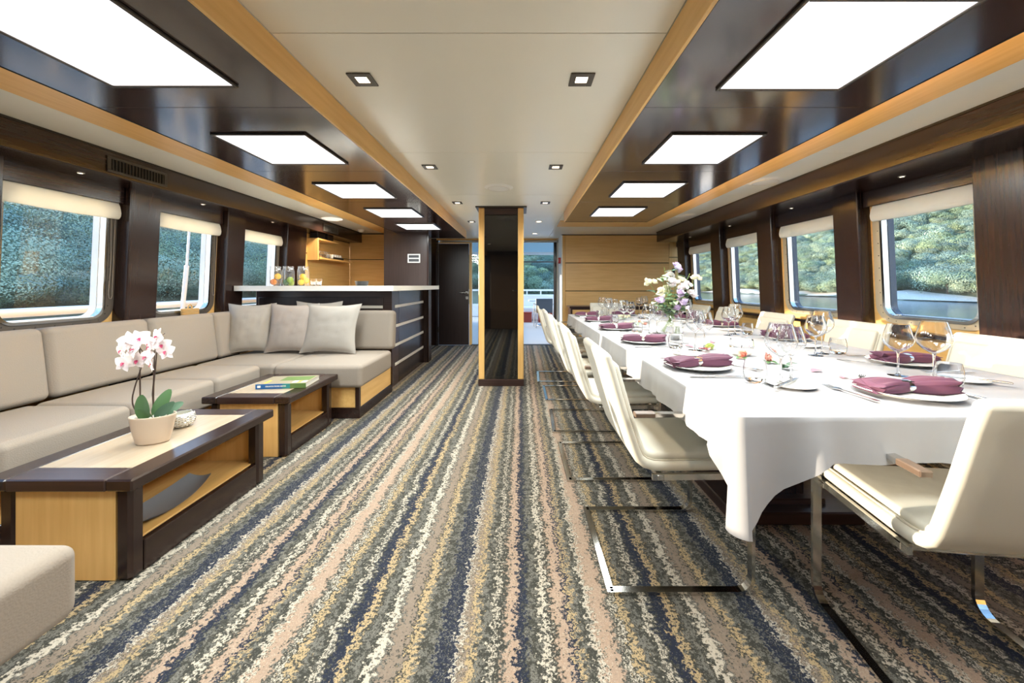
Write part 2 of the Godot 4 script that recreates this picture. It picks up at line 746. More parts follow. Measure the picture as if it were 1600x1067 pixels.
func make_floor() -> void:
	var f := struct("floor")
	var b := MB.new()
	var x0 := -3.2
	var x1 := 3.0
	var d0 := -1.3
	var d1 := 7.2
	var i := b.vert(P(x0, 0, d0), Vector3.UP)
	b.vert(P(x1, 0, d0), Vector3.UP)
	b.vert(P(x1, 0, d1), Vector3.UP)
	b.vert(P(x0, 0, d1), Vector3.UP)
	for k in 4:
		var p := b.v[i + k]
		b.uv[i + k] = Vector2((p.x + 0.016) / 1.025, p.z / 3.075)
	b.face(i, i + 1, i + 2, Vector3.UP)
	b.face(i, i + 2, i + 3, Vector3.UP)
	part(f, "carpet", b, M.carpet)
	slabp(f, "subfloor", x0, x1, -0.12, -0.004, d0, d1, M.teak, 0.0)
	slabp(f, "threshold", -0.95, 0.75, -0.1, 0.012, 7.2, 7.3, M.dark_steel)


func make_ceiling() -> void:
	var c := struct("ceiling")
	slabp(c, "deckhead", -3.2, 3.0, CEIL + 0.012, CEIL + 0.1, -1.3, 7.4, M.black_gap, 0.0)
	# middle boards
	var cuts := [-1.3, 0.14, 1.34, 2.54, 3.74, 4.94, 6.14, 7.2]
	for k in cuts.size() - 1:
		slabp(c, "panel", -0.872, 0.51, CEIL, CEIL + 0.012, cuts[k] + 0.0015, cuts[k + 1] - 0.0015, M.ceiling_cream, 0.001)
	# boards along both window sides, and the far stretches beyond the dark coffers
	for k in cuts.size() - 1:
		slabp(c, "side_panel", -2.95, -0.875, CEIL, CEIL + 0.012, cuts[k] + 0.0015, cuts[k + 1] - 0.0015, M.ceiling_cream, 0.001)
		slabp(c, "side_panel", 0.513, 2.75, CEIL, CEIL + 0.012, cuts[k] + 0.0015, cuts[k + 1] - 0.0015, M.ceiling_cream, 0.001)
	# wooden bands round the coffers
	slabp(c, "wood_band", -2.30, -1.98, CEIL - 0.012, CEIL - 0.0005, -1.3, 6.48, M.beech_along, 0.002)
	slabp(c, "wood_band", 1.62, 1.93, CEIL - 0.012, CEIL - 0.0005, -1.3, 5.68, M.beech_along, 0.002)
	slabp(c, "wood_band", 0.53, 1.62, CEIL - 0.012, CEIL - 0.0005, 5.2, 5.68, M.beech_across, 0.002)


# a dropped dark panel with a wooden inner edge and a lit gap outside
func make_coffer(called: String, x_in: float, x_out: float, d_end: float) -> void:
	var c := struct(called)
	var s := signf(x_out - x_in)
	var y := 1.88
	var cuts := [-1.3, 0.72, 1.64, 2.56, 3.5, 4.42, 5.34, 6.3]
	for k in cuts.size() - 1:
		var a: float = cuts[k]
		var e: float = minf(cuts[k + 1], d_end)
		if e <= a:
			continue
		slabp(c, "panel", x_in + s * 0.015, x_out - s * 0.006, y, y + 0.045, a + 0.001, e - 0.001, M.lacquer, 0.0015)
	slabp(c, "core", x_in + s * 0.02, x_out - s * 0.22, y + 0.046, CEIL - 0.014, -1.3, d_end - 0.2, M.black_gap, 0.0)
	slabp(c, "edge_trim", x_out - s * 0.005, x_out, y - 0.002, y + 0.05, -1.3, d_end, M.black_gap, 0.001)
	slabp(c, "wood_fascia", x_in, x_in + s * 0.014, y - 0.002, CEIL - 0.001, -1.3, d_end, M.beech_along, 0.0015)
	slabp(c, "end_trim", x_in + s * 0.015, x_out, y - 0.002, y + 0.05, d_end, d_end + 0.006, M.black_gap, 0.001)


func ring(rx: float, ry: float, rad: float, cx: float, cy: float, seg := 8) -> PackedVector2Array:
	var out := PackedVector2Array()
	var cor := [[1, 1, 0.0], [-1, 1, 90.0], [-1, -1, 180.0], [1, -1, 270.0]]
	for q in cor:
		for k in seg + 1:
			var a := deg_to_rad(q[2] + 90.0 * k / seg)
			out.append(Vector2(cx + q[0] * (rx - rad) + cos(a) * rad, cy + q[1] * (ry - rad) + sin(a) * rad))
	return out


# a flat board in the wall plane (u along d, v up) with a rounded opening
func holed_board(b: MB, u0: float, u1: float, v0: float, v1: float, hole: PackedVector2Array, th: float, x: float, inward: float) -> void:
	var n := hole.size()
	var outer := PackedVector2Array()
	var mid := Vector2.ZERO
	for p in hole:
		mid += p
	mid /= n
	for p in hole:
		var e := p - mid
		var t := 1e9
		if absf(e.x) > 1e-6:
			t = minf(t, ((u1 if e.x > 0 else u0) - mid.x) / e.x)
		if absf(e.y) > 1e-6:
			t = minf(t, ((v1 if e.y > 0 else v0) - mid.y) / e.y)
		outer.append(mid + e * t)
	# pull the point nearest to each corner onto it
	for cn in [Vector2(u0, v0), Vector2(u1, v0), Vector2(u1, v1), Vector2(u0, v1)]:
		var best := 0
		for k in n:
			if outer[k].distance_to(cn) < outer[best].distance_to(cn):
				best = k
		outer[best] = cn
	for k in n:
		var k2 := (k + 1) % n
		for s in [0.0, 1.0]:
			var xx: float = x - inward * th * s
			b.quad(Vector3(xx, hole[k].y, -hole[k].x), Vector3(xx, hole[k2].y, -hole[k2].x), Vector3(xx, outer[k2].y, -outer[k2].x), Vector3(xx, outer[k].y, -outer[k].x), Vector3(inward * (1.0 - 2.0 * s), 0, 0))
		var hm := (hole[k] + hole[k2]) * 0.5
		b.quad(Vector3(x, hole[k].y, -hole[k].x), Vector3(x, hole[k2].y, -hole[k2].x), Vector3(x - inward * th, hole[k2].y, -hole[k2].x), Vector3(x - inward * th, hole[k].y, -hole[k].x), Vector3(0, mid.y - hm.y, -(mid.x - hm.x)))


# a rounded frame swept round the loop: section w wide (in the wall plane) and t deep, lying at x
func loop_frame(b: MB, inner: PackedVector2Array, outer: PackedVector2Array, x0: float, x1: float, inward: float) -> void:
	var n := inner.size()
	for k in n:
		var k2 := (k + 1) % n
		var a := inner[k]
		var a2 := inner[k2]
		var o := outer[k]
		var o2 := outer[k2]
		var front := x0 if inward * x0 > inward * x1 else x1
		var back := x1 if front == x0 else x0
		b.quad(Vector3(front, a.y, -a.x), Vector3(front, a2.y, -a2.x), Vector3(front, o2.y, -o2.x), Vector3(front, o.y, -o.x), Vector3(inward, 0, 0))
		b.quad(Vector3(back, a.y, -a.x), Vector3(back, a2.y, -a2.x), Vector3(back, o2.y, -o2.x), Vector3(back, o.y, -o.x), Vector3(-inward, 0, 0))
		var d1 := Vector3(0, a.y - o.y, -(a.x - o.x))
		b.quad(Vector3(front, a.y, -a.x), Vector3(front, a2.y, -a2.x), Vector3(back, a2.y, -a2.x), Vector3(back, a.y, -a.x), d1)
		b.quad(Vector3(front, o.y, -o.x), Vector3(front, o2.y, -o2.x), Vector3(back, o2.y, -o2.x), Vector3(back, o.y, -o.x), -d1)


var window_no := 0

# one window: board with a rounded opening, steel rim with screws, pane. In wall axes the pillar faces lie at x = 0.
func make_window(side: int, b0: float, b1: float, g0: float, g1: float) -> void:
	window_no += 1
	var w := struct("window_%d" % window_no)
	w.transform = wall_frame(side)
	var inw := -1.0 * side
	var x := 0.10 * side
	var v0 := 0.89
	var v1 := 1.70
	var cu := (g0 + g1) / 2
	var cv := (v0 + v1) / 2
	var ru := (g1 - g0) / 2
	var rv := (v1 - v0) / 2
	var hole := ring(ru + 0.01, rv + 0.01, 0.09, cu, cv)
	var bd := MB.new()
	holed_board(bd, b0, b1, 0.80, 1.78, hole, 0.03, x, inw)
	part(w, "surround", bd, M.beech_along)
	var fr := MB.new()
	loop_frame(fr, ring(ru + 0.012, rv + 0.012, 0.092, cu, cv), ring(ru + 0.074, rv + 0.048, 0.132, cu, cv), x + inw * 0.008, x - inw * 0.002, inw)
	part(w, "flange", fr, M.frame_grey if side < 0 else M.frame_beige)
	var rim := MB.new()
	loop_frame(rim, ring(ru - 0.006, rv - 0.006, 0.075, cu, cv), ring(ru + 0.013, rv + 0.013, 0.093, cu, cv), x + inw * 0.014, x - inw * 0.05, inw)
	part(w, "rim", rim, M.chrome)
	var out := MB.new()
	loop_frame(out, ring(ru - 0.01, rv - 0.01, 0.071, cu, cv), ring(ru + 0.03, rv + 0.03, 0.11, cu, cv), x - inw * 0.03, x - inw * 0.075, inw)
	part(w, "outer_frame", out, M.gel_white if side < 0 else M.frame_sky_reflection)
	var sc := MB.new()
	var line := ring(ru + 0.032, rv + 0.032, 0.112, cu, cv, 3)
	for k in line.size():
		var p := line[k]
		var q := line[(k + 1) % line.size()]
		var m := maxi(1, int(p.distance_to(q) / 0.09))
		for j in m:
			var s := p.lerp(q, float(j) / m)
			sc.box(Vector3(x + inw * 0.009, s.y, -s.x), Vector3(0.004, 0.007, 0.007), 0.0015)
	part(w, "screws", sc, M.chrome)
	var gl := MB.new()
	var loop := ring(ru - 0.002, rv - 0.002, 0.08, cu, cv)
	for k in range(1, loop.size() - 1):
		gl.tri(Vector3(x - inw * 0.02, loop[0].y, -loop[0].x), Vector3(x - inw * 0.02, loop[k].y, -loop[k].x), Vector3(x - inw * 0.02, loop[k + 1].y, -loop[k + 1].x), Vector3(inw, 0, 0))
	part(w, "pane", gl, M.pane)


func make_side_wall(called: String, side: int, pillars: Array, glass_spans: Array, d_far: float, x_beam: float) -> void:
	var w := struct(called)
	var t := wall_frame(side)
	var inw := -1.0 * side
	var lean := Node3D.new()
	lean.name = "leaning_wall"
	w.add_child(lean)
	lean.transform = t
	# skin below and above the windows
	slabp(lean, "lower_panel", 0.10 * side, 0.22 * side, -0.1, 0.80, -1.3, d_far, M.beech_along, 0.0)
	slabp(lean, "sill_ledge", 0.03 * side, 0.215 * side, 0.775, 0.802, -1.3, pillars[pillars.size() - 1][1], M.wenge_along, 0.004)
	slabp(lean, "upper_panel", 0.10 * side, 0.22 * side, 1.78, 2.1, -1.3, d_far, M.wenge_along, 0.0)
	for p in pillars:
		slabp(lean, "pillar", 0.0, 0.21 * side, 0.0, 1.99, p[0], p[1], M.wenge_up, 0.006)
	var prev: float = -1.3
	for p in pillars:
		if p[0] - prev > 0.1:
			slabp(lean, "header", 0.045 * side, 0.068 * side, 1.715, 1.9, prev + 0.004, p[0] - 0.004, M.wenge_along, 0.003)
		prev = p[1]
	# the box beam that runs over the windows
	var x_wall := -2.95 if side < 0 else 2.70
	var beam_end := 6.44 if side < 0 else 6.34
	slabp(w, "beam", x_beam, x_beam + 0.02 * side, 1.835, 1.999, -1.3, beam_end, M.wenge_along, 0.005)
	slabp(w, "beam_soffit", x_beam + 0.02 * side, x_wall, 1.835, 1.855, -1.3, beam_end, M.wenge_along, 0.003)
	slabp(w, "beam_shadow_gap", x_beam - 0.006 * side, x_beam, 1.988, 1.9995, -1.3, beam_end, M.black_gap, 0.0)
	for k in glass_spans.size():
		var g: Array = glass_spans[k]
		make_window(side, g[2], g[3], g[0], g[1])


func make_walls() -> void:
	# pillars and glass spans, both in d
	var lp := [[-0.62, -0.38], [0.5, 0.74], [1.99, 2.13], [2.82, 3.06], [3.76, 4.0], [4.72, 5.14]]
	var lg := [[-0.3, 0.42, -0.38, 0.5], [0.80, 1.93, 0.74, 1.99], [2.19, 2.745, 2.13, 2.82], [3.12, 3.67, 3.06, 3.76], [4.06, 4.63, 4.0, 4.72]]
	make_side_wall("wall_left", -1, lp, lg, 7.4, -2.667)
	var rp := [[0.0, 0.23], [0.98, 1.22], [1.97, 2.205], [2.957, 3.19], [3.975, 4.22], [5.0, 5.25], [6.09, 6.36]]
	var rg := [[0.3, 0.88, 0.23, 0.98], [1.29, 1.88, 1.22, 1.97], [2.27, 2.86, 2.205, 2.957], [3.255, 3.865, 3.19, 3.975], [4.285, 4.90, 4.22, 5.0], [5.32, 5.98, 5.25, 6.09]]
	make_side_wall("wall_right", 1, rp, rg, 6.75, 2.24)
	# behind the camera
	var wb := struct("wall_back")
	slabp(wb, "panel", -3.2, 3.0, -0.1, 2.1, -1.42, -1.3, M.wenge_across, 0.0)
	var d2 := struct("door_2")
	slabp(d2, "leaf", -0.78, -0.08, 0.01, 1.9, -1.298, -1.27, M.brown_door, 0.004)
	slabp(d2, "handle", -0.2, -0.1, 0.98, 1.0, -1.27, -1.24, M.steel, 0.004)
	# far wall behind the table: boards with dark joints
	var wf := struct("wall_far_right")
	slabp(wf, "backing", 0.72, 2.9, -0.1, 2.02, 6.655, 6.78, M.black_gap, 0.0)
	slabp(wf, "stile", 0.72, 0.765, 0, 1.985, 6.63, 6.655, M.beech_up, 0.002)
	slabp(wf, "stile", 2.56, 2.74, 0, 1.60, 6.63, 6.655, M.beech_up, 0.002)
	slabp(wf, "stile", 2.56, 2.74, 1.612, 1.985, 6.63, 6.655, M.beech_up, 0.002)
	for y in [[1.515, 1.985], [1.03, 1.503], [0.0, 1.018]]:
		slabp(wf, "board", 0.768, 2.556, y[0], y[1], 6.63, 6.655, M.beech_across, 0.002)
	slabp(wf, "top_joint", 0.70, 2.74, 1.986, 1.9995, 6.625, 6.655, M.black_gap, 0.0)
	# passage side of that wall
	slabp(wf, "passage_side", 0.70, 0.72, -0.1, 2.02, 6.63, 7.3, M.white_paint, 0.002)
	# far end: wall, dark door, glass
	var we := struct("wall_far")
	slabp(we, "bulkhead", -3.2, -1.585, -0.1, 2.02, 7.2, 7.32, M.wenge_up, 0.0)
	slabp(we, "transom", -1.585, 0.75, 1.965, 2.05, 7.2, 7.32, M.beech_across, 0.002)
	slabp(we, "transom_rail", -1.52, 0.72, 1.925, 1.965, 7.18, 7.24, M.steel, 0.003)
	slabp(we, "post", -0.97, -0.925, 0.0, 1.93, 7.2, 7.3, M.beech_up, 0.003)
	slabp(we, "post", -0.80, -0.765, 0.0, 1.93, 7.19, 7.26, M.steel, 0.003)
	slabp(we, "post", 0.615, 0.665, 0.0, 1.93, 7.18, 7.28, M.wenge_up, 0.003)
	slabp(we, "jamb", 0.665, 0.72, 0.0, 1.99, 7.2, 7.3, M.white_paint, 0.003)
	slabp(we, "glass_leaf", -0.925, -0.80, 0.03, 1.92, 7.235, 7.245, M.pane, 0.0)
	slabp(we, "glass_leaf", -0.765, -0.08, 0.03, 1.92, 7.22, 7.23, M.pane, 0.0)
	slabp(we, "post", -0.08, -0.045, 0.0, 1.93, 7.21, 7.25, M.steel, 0.003)
	var dr := struct("door_1")
	slabp(dr, "frame_side", -1.585, -1.545, 0.0, 1.965, 7.17, 7.22, M.dark_door, 0.003)
	slabp(dr, "leaf", -1.54, -0.975, 0.012, 1.90, 7.17, 7.21, M.dark_door, 0.004)
	slabp(dr, "frame_top", -1.585, -0.925, 1.905, 1.925, 7.17, 7.22, M.beech_across, 0.003)
	var hd := MB.new()
	hd.tube([P(-1.01, 0.985, 7.17), P(-1.01, 0.985, 7.12)], 0.011)
	hd.tube([P(-1.01, 0.985, 7.12), P(-1.14, 0.985, 7.12)], 0.009)
	hd.box(P(-1.01, 0.985, 7.168), Vector3(0.05, 0.05, 0.006), 0.002)
	part(dr, "handle", hd, M.steel)
	var lk := MB.new()
	lk.box(P(-1.01, 0.89, 7.168), Vector3(0.048, 0.048, 0.006), 0.002)
	lk.box(P(-1.01, 0.875, 7.16), Vector3(0.012, 0.03, 0.012), 0.002)
	part(dr, "lock", lk, M.steel)
	for y in [0.25, 1.7]:
		slabp(dr, "hinge", -1.548, -1.536, y, y + 0.1, 7.155, 7.175, M.steel, 0.002)
	# galley side: wooden back wall, and the dark partition beside the bar
	var wg := struct("wall_galley")
	slabp(wg, "backing", -2.98, -1.9, 0, 2.0, 6.52, 6.6, M.black_gap, 0.0)
	slabp(wg, "board", -2.9, -1.95, 1.565, 1.985, 6.5, 6.52, M.beech_across, 0.002)
	slabp(wg, "board", -2.9, -1.95, 0.0, 1.553, 6.5, 6.52, M.beech_across, 0.002)
	slabp(wg, "top_joint", -2.9, -1.95, 1.986, 1.9995, 6.49, 6.52, M.black_gap, 0.0)
	for y in [[0.0, 1.553], [1.565, 1.83]]:
		slabp(wg, "hull_board", -2.92, -2.90, y[0], y[1], 5.15, 6.5, M.beech_along, 0.002)
	slabp(wg, "hull_backing", -3.0, -2.921, 0.0, 1.84, 5.15, 6.5, M.black_gap, 0.0)
	var wp := struct("wall_partition")
	slabp(wp, "panel", -2.0, -1.37, 0.0, 1.999, 5.6, 5.76, M.dark_door, 0.004)
	slabp(wp, "edge_post", -1.37, -1.345, 0.0, 1.999, 5.595, 5.77, M.wenge_up, 0.004)
	slabp(wp, "return_panel", -2.0, -1.95, 0.0, 1.999, 5.76, 6.6, M.dark_door, 0.002)
	# column in the middle
	var col := struct("trim_3")
	slabp(col, "plinth", -0.475, 0.033, 0.0, 0.075, 4.27, 4.62, M.wenge_across, 0.003)
	slabp(col, "core", -0.455, 0.013, 0.075, 1.99, 4.30, 4.60, M.wenge_up, 0.0)
	slabp(col, "wood_edge", -0.472, -0.408, 0.075, 1.985, 4.275, 4.61, M.beech_up, 0.006)
	slabp(col, "wood_edge", -0.034, 0.030, 0.075, 1.985, 4.275, 4.61, M.beech_up, 0.006)
	slabp(col, "black_panel", -0.407, -0.035, 0.078, 1.905, 4.283, 4.30, M.black_glass, 0.0015)
	slabp(col, "top_panel", -0.407, -0.035, 1.91, 1.985, 4.283, 4.30, M.wenge_across, 0.0015)
	slabp(col, "ceiling_plate", -0.505, 0.065, 1.985, 1.9995, 4.245, 4.64, M.dark_steel, 0.002)


# ---------------------------------------------------------------- lamps

func area(parent: Node, at: Vector3, w: float, h: float, down: Vector3, c: Color, e: float) -> void:
	var l := AreaLight3D.new()
	l.name = "area_light"
	l.area_size = Vector2(w, h)
	l.light_color = c
	l.light_energy = e
	l.area_range = 14.0
	l.shadow_enabled = true
	parent.add_child(l, true)
	l.position = at
	var up := Vector3(0, 0, -1) if absf(down.y) > 0.9 else Vector3(0, 1, 0)
	l.basis = Basis.looking_at(down, up)


func make_lamps() -> void:
	# square light panels in the coffers
	var frame := MB.new()
	for s in [[-0.2335, 0, 0.012, 0.479], [0.2335, 0, 0.012, 0.479], [0, -0.2335, 0.455, 0.012], [0, 0.2335, 0.455, 0.012]]:
		frame.box(Vector3(s[0], -0.005, s[1]), Vector3(s[2], 0.010, s[3]), 0.002)
	var fm := frame.mesh()
	var dif := MB.new()
	dif.box(Vector3(0, -0.003, 0), Vector3(0.452, 0.006, 0.452), 0.001)
	var dm := dif.mesh()
	var spots := []
	for k in 6:
		spots.append([-1.312, 0.29 + 0.931 * k, "square white ceiling light panel in the dark coffer over the sofa", "light panels over the sofa"])
	for k in 5:
		spots.append([0.99, 0.34 + 0.905 * k, "square white ceiling light panel in the dark coffer over the dining table", "light panels over the dining table"])
	for s in spots:
		var t := thing("ceiling_light_panel", s[2], "ceiling light", P(s[0], 1.8797, s[1]), 0.0, s[3])
		piece(t, "frame", fm, M.dark_steel)
		piece(t, "diffuser", dm, M.panel_glow)
		area(t, Vector3(0, -0.012, 0), 0.44, 0.44, Vector3.DOWN, c8(242, 250, 248), PANEL_ENERGY)
	# square downlights in the middle of the ceiling
	var plate := MB.new()
	for s in [[-0.0375, 0, 0.025, 0.1], [0.0375, 0, 0.025, 0.1], [0, -0.0375, 0.05, 0.025], [0, 0.0375, 0.05, 0.025]]:
		plate.box(Vector3(s[0], -0.003, s[1]), Vector3(s[2], 0.006, s[3]), 0.001)
	var pm := plate.mesh()
	var bulb := MB.new()
	bulb.box(Vector3(0, -0.002, 0), Vector3(0.049, 0.003, 0.049), 0.0005)
	var bm := bulb.mesh()
	for d in [0.43, 1.637, 2.846, 4.077]:
		for x in [-0.675, 0.258]:
			var t := thing("square_downlight", "small square metal downlight in the cream ceiling ahead of the column", "downlight", P(x, CEIL - 0.0004, d), 0.0, "square ceiling downlights")
			piece(t, "bezel", pm, M.dark_steel)
			piece(t, "lens", bm, M.lamp_glow)
			spot(t, Vector3(0, -0.01, 0), 55.0, 0.28)
	var tl := thing("square_downlight", "small square metal downlight between the column and the dark door", "downlight", P(-0.678, CEIL - 0.0004, 5.28))
	piece(tl, "bezel", pm, M.dark_steel)
	piece(tl, "lens", bm, M.lamp_glow)
	spot(tl, Vector3(0, -0.01, 0), 55.0, 0.28)
	# round ones in the passage to the deck
	var rr := MB.new()
	rr.lathe(Vector3.ZERO, [[0.036, 0.0], [0.036, -0.004], [0.054, -0.004], [0.056, 0.0]], 24)
	var rm := rr.mesh()
	var rl := MB.new()
	rl.lathe(Vector3.ZERO, [[0.0, -0.002], [0.036, -0.002], [0.036, 0.0]], 24)
	var rlm := rl.mesh()
	for s in [[0.246, 5.28], [0.235, 6.5]]:
		var t := thing("round_downlight", "small round white downlight in the ceiling of the passage to the deck", "downlight", P(s[0], CEIL - 0.0004, s[1]), 0.0, "round passage downlights")
		piece(t, "bezel", rm, M.white_paint)
		piece(t, "lens", rlm, M.lamp_glow)
		spot(t, Vector3(0, -0.01, 0), 55.0, 0.2)
	# tiny spots under the beams above the windows
	var tr := MB.new()
	tr.lathe(Vector3.ZERO, [[0.013, -0.001], [0.015, -0.004], [0.021, -0.003], [0.022, 0.0]], 20)
	var trm := tr.mesh()
	var te := MB.new()
	te.lathe(Vector3.ZERO, [[0.0, -0.0015], [0.013, -0.0015], [0.013, 0.0]], 20)
	var tem := te.mesh()
	for d in [1.5, 2.44, 3.38, 4.33]:
		var t := thing("window_spotlight", "tiny chrome spotlight under the dark beam above the sofa windows", "spotlight", P(-2.80, 1.8347, d), 0.0, "spotlights over the sofa windows")
		piece(t, "rim", trm, M.chrome)
		piece(t, "lens", tem, M.lamp_glow)
		spot(t, Vector3(0, -0.008, 0), 40.0, 0.03)
	for d in [1.55, 2.52, 3.55, 4.6, 5.68]:
		var t := thing("window_spotlight", "tiny chrome spotlight under the dark beam above the dining windows", "spotlight", P(2.50, 1.8347, d), 0.0, "spotlights over the dining windows")
		piece(t, "rim", trm, M.chrome)
		piece(t, "lens", tem, M.lamp_glow)
		spot(t, Vector3(0, -0.008, 0), 40.0, 0.03)
	# hidden warm strips on top of the coffers' outer edges
	for s in [[-1, -1.77, 6.1, "warm light strip hidden on the edge of the dark coffer over the sofa", 1.6], [1, 1.465, 4.5, "warm light strip hidden on the edge of the dark coffer over the table", 7.0]]:
		var t := thing("cove_light_strip", s[3], "light strip", P(s[1], 1.9253, 0))
		var b := MB.new()
		b.box(P(0, 0.008, (s[2] - 1.2) / 2), Vector3(0.012, 0.016, s[2] + 1.2), 0.002)
		part(t, "strip", b, M.strip_glow)
		area(t, P(0.012 * s[0], 0.03, (s[2] - 1.2) / 2), 0.012, s[2] + 1.2, Vector3(0.14 * s[0], 0.99, 0), c8(255, 196, 96), s[4])


func spot(parent: Node, at: Vector3, angle: float, e: float) -> void:
	var l := SpotLight3D.new()
	l.name = "spot_light"
	l.spot_angle = angle
	l.spot_angle_attenuation = 0.9
	l.spot_range = 9.0
	l.spot_attenuation = 2.0
	l.light_energy = e
	l.light_color = c8(255, 232, 200)
	l.light_size = 0.02
	l.shadow_enabled = true
	parent.add_child(l, true)
	l.position = at
	l.basis = Basis.looking_at(Vector3.DOWN, Vector3(0, 0, -1))


func make_ceiling_fittings() -> void:
	var sp := MB.new()
	sp.lathe(Vector3.ZERO, [[0.0, -0.012], [0.09, -0.012], [0.112, -0.009], [0.13, 0.0]], 36)
	var sm := sp.mesh()
	var ringm := MB.new()
	ringm.lathe(Vector3.ZERO, [[0.093, -0.0125], [0.095, -0.0145], [0.098, -0.0145], [0.1, -0.012]], 36)
	var rm := ringm.mesh()
	var l := [[-0.2, 3.45, "large round white loudspeaker in the ceiling in front of the column", ""], [2.06, 3.24, "round white ceiling loudspeaker beside the dining windows", "speakers beside the dining windows"], [2.08, 4.84, "round white ceiling loudspeaker beside the dining windows", "speakers beside the dining windows"]]
	for s in l:
		var t := thing("ceiling_speaker", s[2], "loudspeaker", P(s[0], CEIL - 0.0003, s[1]), 0.0, s[3])
		piece(t, "grille", sm, M.white_paint)
		piece(t, "ring", rm, M.light_strip)
	var gl := thing("speaker_fill_light", "round white loudspeaker disc in the cream ceiling above the bar with an added glow", "ceiling light", P(-2.5, CEIL - 0.0003, 5.08))  # loudspeaker disc turned into an added light to brighten the galley
	piece(gl, "rim", rm, M.white_paint)
	piece(gl, "diffuser", sm, M.fill_glow)
	spot(gl, Vector3(0, -0.03, 0), 80.0, 0.55)
	var sd := thing("smoke_detector", "small white smoke detector on the ceiling above the bar shelf", "smoke detector", P(-2.52, CEIL - 0.0003, 6.05))
	var b := MB.new()
	b.lathe(Vector3.ZERO, [[0.0, -0.045], [0.03, -0.043], [0.036, -0.032], [0.05, -0.028], [0.052, 0.0]], 28)
	part(sd, "housing", b, M.white_paint)
	var pin := MB.new()
	pin.lathe(Vector3.ZERO, [[0.0, -0.05], [0.008, -0.049], [0.009, -0.044]], 12)
	part(sd, "indicator", pin, M.light_strip)
	# air grilles in the left beam
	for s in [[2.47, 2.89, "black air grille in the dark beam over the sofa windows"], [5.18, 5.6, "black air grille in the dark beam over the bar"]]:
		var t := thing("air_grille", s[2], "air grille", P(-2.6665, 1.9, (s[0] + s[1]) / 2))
		var len: float = s[1] - s[0]
		var fr := MB.new()
		fr.box(Vector3(0.004, 0.052, 0), Vector3(0.008, 0.016, len), 0.002)
		fr.box(Vector3(0.004, -0.036, 0), Vector3(0.008, 0.016, len), 0.002)
		fr.box(Vector3(0.004, 0.008, len / 2 - 0.012), Vector3(0.008, 0.072, 0.024), 0.002)
		fr.box(Vector3(0.004, 0.008, -len / 2 + 0.012), Vector3(0.008, 0.072, 0.024), 0.002)
		part(t, "frame", fr, M.grille_grey)
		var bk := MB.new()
		bk.box(Vector3(0.001, 0.008, 0), Vector3(0.0015, 0.07, len - 0.05), 0.0)  # flat black sheet painted as the dark depth behind the slats
		part(t, "slot_shade", bk, M.slot_shade_black)
		var sl := MB.new()
		sl.box(Vector3(0.005, 0.008, 0), Vector3(0.006, 0.072, 0.005), 0.001, Basis(Vector3.UP, 0.5))
		var slm := sl.mesh()
		var nn := 17
		for k in nn:
			piece(t, "slat", slm, M.grille_grey, Vector3(0, 0, lerpf(-len / 2 + 0.035, len / 2 - 0.035, float(k) / (nn - 1))))
	# white vent on the dark partition
	var vt := thing("wall_vent", "white framed two-slot vent on the dark partition behind the bar", "vent", P(-1.56, 1.515, 5.5995))
	var vf := MB.new()
	for y in [-0.056, 0.0, 0.056]:
		vf.box(Vector3(0, y, 0.006), Vector3(0.18, 0.014, 0.012), 0.002)
	for x in [-0.083, 0.083]:
		vf.box(Vector3(x, 0, 0.006), Vector3(0.014, 0.098, 0.012), 0.002)
	part(vt, "frame", vf, M.white_paint)
	for y in [-0.028, 0.028]:
		var sl := MB.new()
		sl.box(Vector3(0, y, 0.003), Vector3(0.152, 0.042, 0.006), 0.0)
		part(vt, "slot", sl, M.tray_dark)
	var fa := thing("fire_call_point", "small red fire call point on the white passage wall", "call point", P(0.6995, 1.56, 6.80))
	var fb := MB.new()
	fb.box(Vector3(-0.02, 0, 0), Vector3(0.04, 0.1, 0.1), 0.005)
	part(fa, "case", fb, M.red_box)
	var fw := MB.new()
	fw.box(Vector3(-0.041, 0, 0), Vector3(0.002, 0.05, 0.06), 0.0)
	part(fa, "window", fw, M.white_paint)
	var sw := thing("light_switch", "small dark switch on the wooden wall beside the farthest dining window", "switch", P(2.635, 1.37, 6.6297))
	var sb := MB.new()
	sb.box(Vector3(0, 0, 0.005), Vector3(0.045, 0.09, 0.01), 0.003)
	part(sw, "plate", sb, M.black_plastic)
	var sk := MB.new()
	sk.box(Vector3(0, 0.005, 0.012), Vector3(0.02, 0.04, 0.006), 0.002)
	part(sw, "rocker", sk, M.dark_steel)


